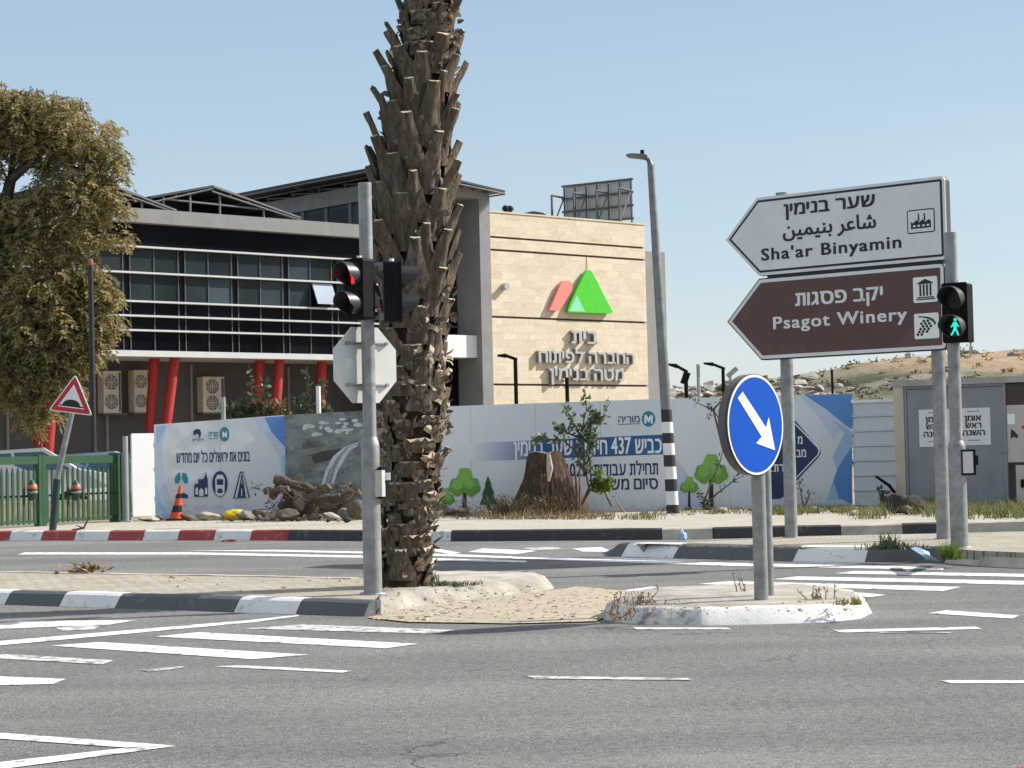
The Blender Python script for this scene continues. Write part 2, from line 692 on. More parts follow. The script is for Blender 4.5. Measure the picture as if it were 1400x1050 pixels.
def text_on(pl, s, left, right, cap_px, w, depth=.004, **k):
    """Lettering on a Plane: baseline ends given as photo pixels, cap height in pixels."""
    u0, z0 = pl.hit(*left, w)
    u1, z1 = pl.hit(*right, w)
    zt = pl.hit((left[0] + right[0]) / 2, (left[1] + right[1]) / 2 - cap_px, w)[1]
    zb = (z0 + z1) / 2
    return text_mb(s, pl.mat(w), u0, u1, zb, zt - zb, depth, **k)


def poly_on(pl, pts, w):
    return [pl.hit(x, y, w) for x, y in pts]


def circ(cx, cy, rx, ry=None, n=28, a0=0, a1=360):
    ry = ry or rx
    full = abs(a1 - a0) >= 360
    k = n if full else n + 1
    return [(cx + rx * math.cos(R(a0 + (a1 - a0) * i / n)), cy + ry * math.sin(R(a0 + (a1 - a0) * i / n))) for i in range(k)]


def rrect(x0, x1, y0, y1, r, n=5):
    o = []
    for cx, cy, a in ((x1 - r, y1 - r, 0), (x0 + r, y1 - r, 90), (x0 + r, y0 + r, 180), (x1 - r, y0 + r, 270)):
        o += [(cx + r * math.cos(R(a + 90 * i / n)), cy + r * math.sin(R(a + 90 * i / n))) for i in range(n + 1)]
    return o


MT = {}


def mats():
    t = MT
    t['asphalt'] = mk_asphalt()
    t['earth'] = mk('earth', (.30, .25, .18), .95, .3, 1.2, bump=.6, bscale=14)
    t['white_paint'] = mk_paint('white_road_paint', (.76, .76, .74), .62)
    t['worn_paint'] = mk_paint('worn_road_paint', (.62, .62, .60), .85)
    t['kerb_white'] = mk_paint('white_kerb_paint', (.78, .78, .76), .45, (.42, .40, .37), 6)
    t['nose_white'] = mk_paint('white_nose_paint', (.80, .80, .77), .25, (.45, .42, .37), 5)
    t['nose_worn'] = mk_paint('chipped_nose_paint', (.60, .60, .57), .75, (.22, .20, .18), 5)
    t['kerb_black'] = mk_paint('black_kerb_paint', (.092, .097, .106), .35, (.17, .17, .17), 5)
    t['kerb_dark'] = mk_paint('old_black_kerb_paint', (.042, .043, .046), .35, (.12, .12, .12), 5)
    t['kerb_red'] = mk_paint('red_kerb_paint', (.36, .04, .045), .45, (.38, .22, .2), 6)
    t['kerb_bare'] = mk('bare_concrete_kerb', (.46, .42, .35), .92, .25, 3, bump=.5, dirt=(.25, .2, .15))
    t['joint'] = mk('kerb_joint', (.08, .075, .07), .95)
    t['pavers'] = mk_pavers('grey_pavers', (.40, .37, .31), (.46, .43, .37), (.2, .18, .15), .2, .1, .5)
    t['pavement'] = mk_pavers('pale_paving', (.42, .39, .335), (.47, .44, .38), (.31, .28, .23), .4, .4, -.15, (.36, .325, .27))
    t['rubble_paving'] = mk_pavers('broken_paving', (.42, .37, .285), (.50, .45, .36), (.09, .075, .06), .30, .13, .2, (.42, .36, .27), broken=.5)
    t['cement'] = mk('island_cement', (.33, .305, .265), .95, .3, 4, bump=1.0, bscale=22, dirt=(.17, .14, .105), dirt_amt=.75)
    t['galv'] = mk('galvanised_steel', (.29, .295, .295), .5, .3, 7, .5, .1, 60, None, (.17, .155, .14), .55)
    t['galv_light'] = mk('pale_painted_steel', (.50, .51, .50), .55, .15, 5, .2, .08, 50, None, (.3, .29, .27), .4)
    t['alu'] = mk('bare_aluminium', (.62, .63, .60), .45, .08, 2.5, .25, .03, 40)
    t['black_plastic'] = mk('black_plastic', (.008, .008, .009), .6, .3, 8, spec=.10)
    t['visor'] = mk('black_visor', (.028, .029, .031), .42, .25, 6)
    t['lens_dark'] = mk('dark_lens', (.01, .008, .008), .15, .2, 8)
    t['red_light'] = mk_emit('red_lamp', (1.0, .02, .03), .8)
    t['green_light'] = mk_emit('green_lamp', (.02, .80, .62), .65)
    t['blue_sign'] = mk('blue_reflective', (.0, .072, .43), .5, .05, 2, spec=.15)
    t['white_sign'] = mk('white_reflective', (.80, .81, .80), .4, .05, 2, dirt=(.6, .6, .56), dirt_amt=.3)
    t['sign_grey'] = mk('white_sign_sheet', (.70, .71, .71), .5, .07, 2, dirt=(.50, .48, .44), dirt_amt=.35)
    t['sign_brown'] = mk('brown_sign_sheet', (.100, .043, .032), .5, .15, 3, dirt=(.17, .10, .08), dirt_amt=.4)
    t['sign_black'] = mk('black_sign_print', (.012, .012, .014), .5, .1)
    t['sign_edge'] = mk('sign_edge_dark', (.045, .042, .04), .6, .2)
    t['red_sign'] = mk('red_sign_print', (.50, .02, .025), .45, .08)
    return t


mats()


# ================================================================== THE SETTING: ground, road, islands, kerbs, hill
def poly_sheet(name, pts, mat, z=None, kind='structure', skirt=0.0):
    mb = MB()
    pts = [V((p[0], p[1], z if z is not None else p[2])) for p in pts]
    a = sum(pts[i].x * pts[(i + 1) % len(pts)].y - pts[(i + 1) % len(pts)].x * pts[i].y for i in range(len(pts)))
    if a < 0:
        pts = pts[::-1]
    n = len(pts)
    mb.add(pts, [list(range(n))])
    if skirt:
        low = [p - V((0, 0, skirt)) for p in pts]
        mb.add(pts + low, [(i, n + i, n + (i + 1) % n, (i + 1) % n) for i in range(n)])
    return struct(name, mb, mat, None, kind)


def kerb(pts, h, wid, inset, seg, colours, names, z0=0.0, start=0, wob=.006, ramp=0):
    """One kerb run along its lower front edge; stones of length seg, painted in turn."""
    P = [V((p[0], p[1], 0)) for p in pts]
    path, stone = [], []
    L = 0
    cum = [0]
    for a, b in zip(P, P[1:]):
        cum.append(cum[-1] + (b - a).length)

    def at(s):
        for i in range(len(P) - 1):
            if s <= cum[i + 1] or i == len(P) - 2:
                k = (s - cum[i]) / max(1e-6, cum[i + 1] - cum[i])
                return P[i].lerp(P[i + 1], k), (P[i + 1] - P[i]).normalized()
    n = max(1, int(round(cum[-1] / seg)))
    step = cum[-1] / n
    st = []
    for i in range(n):
        k = 3
        for q in range(k + 1):
            s = i * step + .006 + (step - .012) * q / k
            st.append((s, i))
    mb = MB()
    prof = [(0, 0), (inset * .8, h - .02), (inset + .02, h), (wid, h), (wid, 0)]
    b = 0
    for s, i in st:
        p, d = at(s)
        nrm = V((-d.y, d.x, 0))
        j = mnoise.noise(V((p.x * 1.7, p.y * 1.7, 3))) * wob
        for x, z in prof:
            kz_ = min(1, .12 + .88 * s / ramp) if ramp else 1
            mb.v.append(p + nrm * (x + j) + V((0, 0, z0 + z * kz_ + (mnoise.noise(p * 2.3) * wob if z > 0 else 0))))
    m = len(prof)
    for q in range(len(st) - 1):
        same = st[q][1] == st[q + 1][1]
        for k in range(m - 1):
            mb.f.append([q * m + k, (q + 1) * m + k, (q + 1) * m + k + 1, q * m + k + 1])
            mb.m.append(colours[(st[q][1] + start) % len(colours)] if same else len(names) - 1)
    e = (len(st) - 1) * m
    mb.f.append(list(range(m)))
    mb.m.append(colours[start % len(colours)])
    mb.f.append([e + k for k in range(m)][::-1])
    mb.m.append(colours[(n - 1 + start) % len(colours)])
    return struct('kerb', mb, [MT[x] for x in names])


mb = MB()
mb.add([(-1500, -60, -.03), (1500, -60, -.03), (1500, 3000, -.03), (-1500, 3000, -.03)], [(0, 1, 2, 3)])
struct('ground', mb, MT['earth'])
mb = MB()
mb.add([(-160, -50, 0), (160, -50, 0), (160, 36.5, 0), (-160, 36.5, 0)], [(0, 1, 2, 3)])
struct('road', mb, MT['asphalt'])

# far kerb and the pavement behind it
FK = [G(-700, 757), G(-300, 748), G(0, 739), G(300, 738.5), G(592, 740.5), G(905, 738), G(1150, 733.5), G(1400, 727.5), G(1800, 716)]
KN = ['kerb_white', 'kerb_red', 'kerb_dark', 'kerb_bare', 'joint']


def along(P, s):
    for a, b in zip(P, P[1:]):
        l = (b - a).length
        if s <= l:
            return a.lerp(b, s / l)
        s -= l
    return P[-1]


kerb(FK[0:3] + [G(393, 738.8)], .16, .20, .08, .72, [0, 1], KN, start=0)
kerb([G(393, 738.8), G(592, 740.5), G(905, 738)], .16, .15, .03, 1.7, [2, 0, 2, 2, 0, 2, 2], KN, start=0)
kerb([G(905, 738), G(975, 736.6)], .16, .15, .03, .8, [3], KN)
kerb([G(975, 736.6), G(1150, 733.5)], .16, .15, .03, .9, [2], KN)
kerb([G(1150, 733.5), G(1400, 727.5), G(1800, 716)], .16, .15, .03, .9, [3, 2, 3], KN)
back = [V((60, 120, 0)), V((-80, 120, 0))]
poly_sheet('pavement', [V((p.x, p.y + .14, 0)) for p in FK] + [V((60, 37.4, 0)), V((14, 37.1, 0)), V((5.8, 37.3, 0)), V((-2, 36.9, 0)), V((-8.6, 38.6, 0)), V((-12, 36, 0)), V((-25, 36, 0))], MT['pavement'], .152)
poly_sheet('yard', [V((-90, 34.5, 0)), V((90, 34.5, 0)), V((90, 130, 0)), V((-90, 130, 0))], mk('yard_soil', (.26, .21, .15), .95, .35, 2.2, bump=.7, bscale=12, dirt=(.16, .14, .09)), .142)

# near island with the palm
I1f = [G(-500, 812), G(0, 826.5), G(250, 834.5), G(400, 840), G(498, 843)]
I1end = [G(516, 840), G(560, 829), G(650, 818), G(757, 806)]
I1b = [G(750, 797, .11), G(640, 794, .11), G(495, 790, .11), G(300, 786, .11), G(0, 781, .11), G(-500, 769, .11)]
kerb(I1f, .118, .22, .09, .70, [0, 1, 0, 1, 1, 0, 1, 1], ['kerb_white', 'kerb_black', 'joint'], start=1)
inner = []
for i, p in enumerate(I1f):
    d = (I1f[min(i + 1, 4)] - I1f[max(i - 1, 0)]).normalized()
    inner.append(V((p.x - d.y * .16, p.y + d.x * .16, 0)))
poly_sheet('traffic_island', inner + [V((p.x, p.y, 0)) for p in [G(508, 836), G(540, 826)] + [G(545, 793, .11)] + I1b[2:]], MT['pavers'], .108, skirt=.11)


def inset(pts, d):
    """2D polygon set inwards by d."""
    n = len(pts)
    a = sum(pts[i][0] * pts[(i + 1) % n][1] - pts[(i + 1) % n][0] * pts[i][1] for i in range(n))
    if a < 0:
        pts = pts[::-1]
    o = []
    for i in range(n):
        p0, p1, p2 = V(pts[i - 1]), V(pts[i]), V(pts[(i + 1) % n])
        e1, e2 = (p1 - p0).normalized(), (p2 - p1).normalized()
        n1, n2 = V((-e1.y, e1.x)), V((-e2.y, e2.x))
        k = (n1 + n2).normalized()
        o.append(tuple(p1 + k * (d / max(.45, k.dot(n1)))))
    return pts, o


def mound(pts, h, d, side, names, top, axis, rough=.012, cuts=7):
    """A raised island: outline at road level, sides sloping in by d to the top; side(i) picks each side's paint."""
    P = [(p[0], p[1]) for p in pts]
    fine = []
    own = []
    for i in range(len(P)):
        a, b = V(P[i]), V(P[(i + 1) % len(P)])
        for k in range(cuts):
            fine.append(tuple(a.lerp(b, k / cuts)))
            own.append(i)
    out = fine
    area = sum(P[i][0] * P[(i + 1) % len(P)][1] - P[(i + 1) % len(P)][0] * P[i][1] for i in range(len(P)))
    if area < 0:
        out = out[::-1]
        own = own[::-1]
        own = own[1:] + own[:1]
    A, B = V((axis[0].x, axis[0].y)), V((axis[1].x, axis[1].y))
    inn = []
    for p in out:
        q = V(p)
        k = max(0, min(1, (q - A).dot(B - A) / (B - A).length_squared))
        c = A.lerp(B, k)
        inn.append(tuple(q + (c - q).normalized() * min(d, (c - q).length * .9)))
    mid = [V(a).lerp(V(b), .72) for a, b in zip(out, inn)]
    n = len(out)
    mb = MB()
    for ring, z in ((out, 0), (mid, h * .86), (inn, h)):
        for p in ring:
            q = V((p[0], p[1], z))
            j = mnoise.noise(V((q.x * 4, q.y * 4, z * 9))) * rough
            mb.v.append(q + V((j, j, (mnoise.noise(V((q.x * 6, q.y * 6, 5))) * rough if z > 0 else -.01))))
    for r_ in (0, 1):
        for i in range(n):
            j = (i + 1) % n
            mb.f.append([r_ * n + i, r_ * n + j, (r_ + 1) * n + j, (r_ + 1) * n + i])
            mb.m.append(side(own[i]))
    mb.f.append([2 * n + i for i in range(n)])
    mb.m.append(top)
    return struct('traffic_island', mb, [MT[x] for x in names], 50)


# the worn cement end of the palm's island
mound([G(514, 841), G(560, 832), G(650, 820), G(735, 810), G(760, 805), G(757, 800), G(735, 798), G(640, 796), G(516, 793)], .114, .24, lambda i: 0, ['cement'], 0, (G(545, 817), G(728, 804)), .022)
kerb([V((p.x, p.y, 0)) for p in I1b[2:]], .116, .15, .02, .8, [0], ['kerb_bare', 'joint'])
# lowered crossing between the islands
poly_sheet('crossing_paving', [G(x, y) for x, y in ((502, 846), (560, 832), (650, 820), (757, 808), (790, 803), (880, 811), (872, 822), (815, 851), (700, 854), (560, 852))], MT['rubble_paving'], .010)
mb = MB()
r2 = random.Random(3)
for _ in range(150):
    px = r2.uniform(510, 850)
    lo = 846 - max(0, min(1, (px - 510) / 250)) * 38
    p = G(px, r2.uniform(min(lo, 820), 850))
    s = r2.choice([.006, .008, .012, .02]) * r2.uniform(.7, 1.3)
    mb.hull((p.x, p.y, .012 + s * .15), (s * 1.7, s * 1.2, s * .45), 9, 0, r2)
for _ in range(260):
    k = r2.random()
    p = G(r2.uniform(520, 740), r2.uniform(803, 826), .1) if k < .45 else G(r2.uniform(880, 1170), r2.uniform(822, 840), .12) if k < .8 else G(r2.uniform(20, 500), r2.uniform(789, 812), .11)
    if k < .45 and p.y < G(560 + (p.x + .5) * 90, 826, .1).y:
        continue
    s = r2.choice([.005, .008, .012, .018]) * r2.uniform(.7, 1.3)
    mb.hull((p.x, p.y, .118 + s * .1), (s * 1.4, s * 1.2, s * .6), 9, 0, r2)
struct('gravel', mb, mk('paving_crumbs', (.47, .40, .29), .95, .3, 9), None, 'stuff')
# nose island with the blue sign
I2 = [G(822, 846), G(845, 852), G(900, 854.5), G(960, 855), G(1050, 853.5), G(1130, 851), G(1176, 846), G(1193, 838), G(1186, 830)]
I2b = [G(1174, 824, .14), G(1100, 815, .14), G(1000, 813, .14), G(905, 817, .14), G(868, 826, .14), G(838, 838, .1)]
I2o = I2 + [G(1172, 826), G(1100, 818), G(1000, 817), G(905, 821), G(862, 829), G(830, 838)]
mound(I2o, .12, .11, lambda i: 1 if i in (0, 1, 2, 13, 14) else 2 if i < 9 else 0, ['cement', 'nose_worn', 'nose_white'], 0, (G(880, 838), G(1135, 834)), .011)
# island with the direction signs
I3 = [G(822, 757), G(834, 760.5), G(930, 763.5), G(1100, 768), G(1290, 769.5)]
kerb(I3, .16, .30, .15, .86, [0, 1, 0, 0, 1], ['kerb_black', 'kerb_white', 'joint'], start=0, ramp=.6)
kerb([G(1290, 769.5), G(1340, 774), G(1400, 777), G(1800, 790)], .13, .25, .10, .8, [0], ['kerb_bare', 'joint'])
poly_sheet('traffic_island', [V((p.x, p.y + .16, 0)) for p in [G(872, 761.5)] + I3[2:]] + [V((p.x, p.y + .14, 0)) for p in (G(1340, 774), G(1400, 777), G(1800, 790))] +
           [V((p.x, p.y, 0)) for p in (G(1800, 716, .15), G(1420, 726, .15), G(1250, 730, .15), G(1100, 733, .15), G(940, 739, .15), G(880, 744, .15))], MT['pavers'], .150, skirt=.15)
# a red kerb in the near corner
kerb([V((p.x, p.y, 0)) for p in (G(1250, 1090, .1), G(1340, 1054, .1), G(1400, 1041.5, .1), G(1700, 990, .1))][::-1], .10, .25, .03, 1.2, [0], ['kerb_red', 'joint'])


# road markings: every stroke is a sheet of its own
def mark(pts, mat='white_paint', z=.004):
    poly_sheet('road_marking', [G(x, y) for x, y in pts], MT[mat], z)


for pts, m in [
    ([(212, 871), (272, 865), (572, 881), (527, 887)], 'white_paint'),
    ([(70, 883.5), (135, 878.5), (422, 896), (345, 902)], 'white_paint'),
    ([(332, 860), (415, 854.5), (625, 862), (595, 867)], 'worn_paint'),
    ([(-60, 886), (-60, 882), (340, 848.5), (408, 841), (408, 843), (350, 851), (0, 883)], 'white_paint'),
    ([(-40, 862), (-40, 857), (30, 849.5), (186, 848.5), (150, 854.5), (60, 858)], 'white_paint'),
    ([(76, 859), (140, 854.5), (128, 861), (84, 863)], 'worn_paint'),
    ([(-60, 892), (0, 894.5), (156, 903.5), (140, 909), (0, 901), (-60, 898)], 'worn_paint'),
    ([(-70, 923), (90, 929), (72, 936), (-70, 939)], 'white_paint'),
    ([(192, 916.5), (252, 911.5), (246, 914.5), (204, 919)], 'worn_paint'),
    ([(293, 912), (330, 910.5), (482, 918), (468, 920.5)], 'white_paint'),
    ([(-60, 997), (0, 1003), (240, 1020.5), (172, 1023), (0, 1011), (-60, 1006)], 'white_paint'),
    ([(240.5, 1021), (0, 1053), (-60, 1060), (-60, 1050), (0, 1043), (172, 1023.6)], 'white_paint'),
    ([(716, 924.5), (940, 928), (946, 931), (730, 928.5)], 'worn_paint'),
    ([(1284, 931), (1500, 931), (1500, 935), (1300, 935)], 'white_paint'),
    ([(1139, 862), (1334, 857.5), (1342, 860.5), (1150, 865.5)], 'white_paint'),
    ([(1269, 839), (1294, 835), (1393, 842), (1384, 846.5)], 'white_paint'),
    ([(850, 808), (890, 802.5), (1024, 809), (1010, 813.5)], 'white_paint'),
    ([(955, 799), (995, 795), (1314, 803), (1290, 808.5)], 'white_paint'),
    ([(1056, 792.5), (1090, 788.5), (1560, 798), (1540, 803)], 'white_paint'),
    ([(1141, 784.5), (1170, 781), (1560, 788), (1560, 792)], 'white_paint'),
    ([(1120, 811), (1180, 811), (1211, 814), (1190, 817)], 'white_paint'),
    ([(1199, 865), (1205, 866), (1300, 865), (1300, 866)], 'worn_paint'),
    ([(865, 858.6), (995, 858.8), (1000, 861), (870, 861)], 'white_paint'),
    ([(700, 761.5), (840, 765.5), (1000, 770), (1290, 776), (1290, 779.5), (1000, 774), (840, 769), (700, 764)], 'white_paint'),
    ([(24, 758.5), (34, 755.5), (265, 755.5), (496, 760), (496, 763), (265, 758.5)], 'white_paint'),
    ([(250, 753.2), (380, 752), (496, 754.5), (496, 757), (380, 754.5)], 'white_paint'),
    ([(597, 750.3), (631, 756.3), (617, 758), (576, 751.5)], 'white_paint'),
    ([(576, 756.5), (700, 761), (700, 763.5), (576, 760)], 'white_paint'),
    ([(576, 763), (720, 767), (720, 769.5), (576, 766)], 'white_paint'),
    ([(660, 750), (735, 753.5), (705, 758), (640, 755)], 'white_paint'),
    ([(782, 750), (822, 748), (838, 755), (797, 754.5)], 'white_paint'),
    ([(712, 749.5), (760, 748), (770, 751), (730, 752.5)], 'worn_paint'),
    ([(300, 789), (496, 792.5), (496, 795), (300, 791)], 'white_paint'),
    ([(-40, 783), (95, 784), (70, 786), (-40, 786)], 'worn_paint'),
]:
    mark(pts, m)


# the hill
def hill_h(x, y):
    k = x * 260 / max(y, 1) if y < 260 else x
    xs = [(-400, 5), (-20, 6), (10, 7.5), (20, 8.9), (36, 9.9), (44, 11.5), (55, 12.9), (65, 13.0), (120, 16), (300, 20)]
    r = xs[-1][1]
    for (a, p), (b, q) in zip(xs, xs[1:]):
        if k <= b:
            r = p + (q - p) * max(0, (k - a) / (b - a))
            break
    s = max(0, min(1.25, (y - 105) / 155))
    s = s * s * (3 - 2 * s) if s < 1 else 1 + (s - 1) * .1
    n = mnoise.fractal(V((x * .06, y * .05, 1)), 1.0, 2.0, 5) * 1.3 * s
    ter = mnoise.noise(V((x * .02, y * .22, 4))) * .7 * s
    return max(-.5, r * s - .2 + n * .55 + ter)


mb = MB()
NX, NY = 150, 90
for j in range(NY + 1):
    y = 104 + 330 * (j / NY) ** 1.25
    for i in range(NX + 1):
        x = -60 + 260 * i / NX
        mb.v.append(V((x, y, hill_h(x, y))))
for j in range(NY):
    for i in range(NX):
        a = j * (NX + 1) + i
        mb.f.append([a, a + 1, a + NX + 2, a + NX + 1])
        mb.m.append(0)


def mk_hill():
    m, nt, N, L, p = _mat('hill_soil')
    co = _co(N, L)
    c = _ramp(N, L, _noise(N, L, co, .10, 7, .65), [(.36, (.085, .09, .055)), (.5, (.19, .18, .125)), (.68, (.33, .30, .235))])
    # the upper slope to the right is bare tan marl
    sx = N.new('ShaderNodeSeparateXYZ')
    L.new(co, sx.inputs[0])
    k = _math(N, L, 'ADD', _math(N, L, 'MULTIPLY', sx.outputs[0], .012), _math(N, L, 'MULTIPLY', sx.outputs[2], .10))
    k = _math(N, L, 'ADD', k, _math(N, L, 'MULTIPLY', _noise(N, L, co, .13, 4, .6), .5))
    kk = _ramp(N, L, k, [(0, (0, 0, 0)), (1, (1, 1, 1))])
    kk = _ramp(N, L, _math(N, L, 'MULTIPLY', k, .5), [(.80, (0, 0, 0)), (.92, (1, 1, 1))])
    tan = _ramp(N, L, _noise(N, L, co, .35, 6, .7), [(.35, (.29, .205, .13)), (.65, (.45, .34, .23))])
    c = _mix(N, L, kk, c, tan)
    L.new(c, p.inputs['Base Color'])
    p.inputs['Roughness'].default_value = .95
    p.inputs['Specular IOR Level'].default_value = .1
    _bump(N, L, p, _noise(N, L, co, .9, 7, .7), 1.0, .6)
    return m


struct('hill', mb, mk_hill(), 180)
mb = MB()
r3 = random.Random(11)
for _ in range(2400):
    y = r3.uniform(125, 275)
    x = y * r3.uniform(.065, .27)
    if y > 240 or x * 260 / y > 40 + 4 * mnoise.noise(V((x * .2, y * .1, 0))) and y > 170 and r3.random() < .93:
        continue
    s = r3.choice([.25, .4, .6, .9, 1.2]) * r3.uniform(.6, 1.2)
    mb.hull((x, y, hill_h(x, y) + s * .12), (s * r3.uniform(.8, 1.7), s, s * .55), 9, 0, r3)
struct('boulders', mb, mk('limestone', (.34, .315, .265), .95, .35, .8, bump=.6, bscale=6, dirt=(.25, .22, .17)), None, 'stuff')
mb = MB()
for _ in range(1000):
    y = r3.uniform(120, 270)
    x = y * r3.uniform(.065, .27)
    if x * 260 / y > 43 and y > 200:
        if r3.random() < .85:
            continue
    z = hill_h(x, y)
    for _ in range(14):
        q = V((r3.gauss(0, .24), r3.gauss(0, .24), abs(r3.gauss(.12, .14))))
        a = V((r3.uniform(-1, 1), r3.uniform(-1, 1), r3.uniform(0, 1))).normalized() * .16
        b = a.cross(V((r3.uniform(-1, 1), r3.uniform(-1, 1), 1)).normalized()) * .8
        c = V((x, y, z)) + q
        mb.add([c - a, c + b, c + a, c - b], [(0, 1, 2, 3)])
for _ in range(34):      # bushes along the ridge
    x = r3.choice([r3.uniform(40, 52), r3.uniform(56, 72), r3.uniform(20, 44)])
    y = r3.uniform(255, 275)
    z = hill_h(x, y)
    hh = r3.uniform(.5, 1.1)
    for _ in range(60):
        c = V((x + r3.gauss(0, .6), y + r3.gauss(0, .5), z + abs(r3.gauss(0, .45)) * hh))
        a = V((r3.uniform(-1, 1), r3.uniform(-1, 1), r3.uniform(0, 1))).normalized() * .2
        b = a.cross(V((r3.uniform(-1, 1), r3.uniform(-1, 1), 1)).normalized()) * .9
        mb.add([c - a, c + b, c + a, c - b], [(0, 1, 2, 3)])
MT['scrub'] = mk_leaf('scrub_leaf', (.055, .062, .03), (.12, .115, .06))
struct('scrub', mb, MT['scrub'], None, 'stuff')


# ================================================================== THE OFFICE BUILDING
A42 = R(42)
BP = Plane((-3.8, 70.0), (math.cos(A42), math.sin(A42)))
Bm = {
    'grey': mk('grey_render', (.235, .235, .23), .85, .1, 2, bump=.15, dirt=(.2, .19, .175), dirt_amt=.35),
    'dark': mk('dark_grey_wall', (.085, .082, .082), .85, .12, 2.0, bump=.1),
    'spandrel': mk_glass('black_spandrel_glass', (.005, .006, .009), .16, .05),
    'pane': mk_glass('tinted_window_glass', (.022, .031, .036), .06, .11, .35, each=.55),
    'fin': mk('white_aluminium_fin', (.55, .56, .57), .4, .06, 3),
    'red': mk('red_column_paint', (.38, .020, .017), .55, .2, 3, dirt=(.22, .03, .025)),
    'stone': mk_stone(),
    'white': mk('white_panel', (.72, .73, .74), .5, .05, 2),
    'frame': mk('dark_window_frame', (.016, .017, .02), .6, .15, spec=.1),
    'mull': mk('grey_mullion', (.085, .088, .095), .45, .1),
    'groove': mk('stone_groove', (.11, .08, .06), .9, .2),
    'steel': mk('roof_steel', (.17, .17, .17), .5, .15, 3, .4),
    'pv': mk('solar_sheet_underside', (.035, .035, .034), .6, .25, 2),
    'letter': mk('grey_metal_letter', (.44, .435, .43), .45, .12, 3, .3),
    'green': mk('green_emblem', (.055, .52, .012), .45, .06),
    'mint': mk('mint_emblem', (.22, .66, .40), .45, .06),
    'salmon': mk('salmon_emblem', (.82, .22, .19), .45, .06),
    'ac': mk('air_conditioner_casing', (.62, .58, .49), .6, .08, 4),
}
bld = thing('office_building', 'grey office building with dark glass bands, red columns and a stone wall with green emblem', 'building', BP.pt(0, 0))
zz = lambda y: BP.hit(330, y)[1]
Z = dict(ptop=zz(296.5), pbot=zz(315), f1=zz(346), f2=zz(380), f3=zz(417.6), f4=zz(436.6), f5=zz(455.6), bot=zz(486))
UL, UR = -24.0, -0.02
mb = MB().slab(BP, UL, UR, Z['pbot'], Z['ptop'], -9, .25)
part('parapet', mb, Bm['grey'], bld)
mb = MB().slab(BP, UL, UR, Z['bot'] + .02, Z['pbot'] - .003, -9, -.12)
part('wing_core', mb, Bm['frame'], bld)
# mullion positions, two panes and a dark pier in turn
pxs = [179.4, 211, 244.5, 254, 286.6, 317.8, 327.3, 357, 387, 396.5, 426.4, 456.2]
us = [BP.hit(x, 400)[0] for x in pxs]
per = (us[9] - us[0]) / 3
g0 = us[0]
off = [0, sum(us[1 + 3 * i] - us[3 * i] for i in range(4)) / 4, sum(us[2 + 3 * i] - us[3 * i] for i in range(4)) / 4]
mull = MB()
for g in range(-5, 6):
    for k in range(3):
        u = g0 + g * per + off[k]
        if UL + .2 < u < UR - .1:
            mull.slab(BP, u - .015, u + .015, Z['bot'] + .1, Z['f1'] - .03, -.10, -.05)
part('mullion', mull, Bm['mull'], bld)
openu = (BP.hit(428, 405)[0], BP.hit(457, 405)[0])
for g in range(-5, 6):
    for k in range(2):
        a, b = g0 + g * per + off[k] + .035, g0 + g * per + off[k + 1] - .035
        if a < UL + .3 or b > UR - .1:
            continue
        for row, (z0, z1) in enumerate(((Z['f3'] + .06, Z['f2'] - .06), (Z['f2'] + .06, Z['f1'] - .06))):
            mid = (a + b) / 2
            if row == 0 and openu[0] - .2 < mid < openu[1] + .2:
                part('window', MB().slab(BP, a, b, z0, z1, -.118, -.10), Bm['spandrel'], bld, label='black sheet in place of the dark opening behind the tilted window')  # black slab stands in for the dark inside of the open window
                h = z1 - z0
                tilt = R(24)
                q = [(a, 0), (b, 0), (b, h), (a, h)]
                vs = []
                for w_ in (0, .04):
                    for (u, l) in q:
                        vs.append(BP.pt(u, z1 - (h - l) * math.cos(tilt), -.03 + (h - l) * math.sin(tilt) + w_))
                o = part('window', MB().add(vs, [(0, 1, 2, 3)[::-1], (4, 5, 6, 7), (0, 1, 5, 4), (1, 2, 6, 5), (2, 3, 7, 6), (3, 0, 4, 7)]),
                         mk_glass('sky_tinted_open_glass', (.36, .42, .50), .05, 1.0, .12), bld, label='tilted open window, coloured pale for the reflected sky')  # sky reflection put into the pane's pale base colour
                continue
            part('window', MB().slab(BP, a, b, z0, z1, -.118, -.085), Bm['pane'], bld)
for z0, z1 in ((Z['bot'] + .12, Z['f5'] - .05), (Z['f5'] + .05, Z['f4'] - .05), (Z['f4'] + .05, Z['f3'] - .05), (Z['f1'] + .05, Z['pbot'] - .05)):
    part('spandrel_panel', MB().slab(BP, UL + .1, UR - .05, z0, z1, -.119, -.09), Bm['spandrel'], bld)
for i, k in enumerate(('f1', 'f2', 'f3', 'f4', 'f5')):
    part('sun_shade_fin', MB().slab(BP, UL, UR - .03, Z[k] - .028, Z[k] + .028, -.115, .10), Bm['fin'], bld)
part('floor_edge', MB().slab(BP, UL, UR - .02, Z['bot'] - .10, Z['bot'] + .085, -9.1, .16), Bm['fin'], bld)
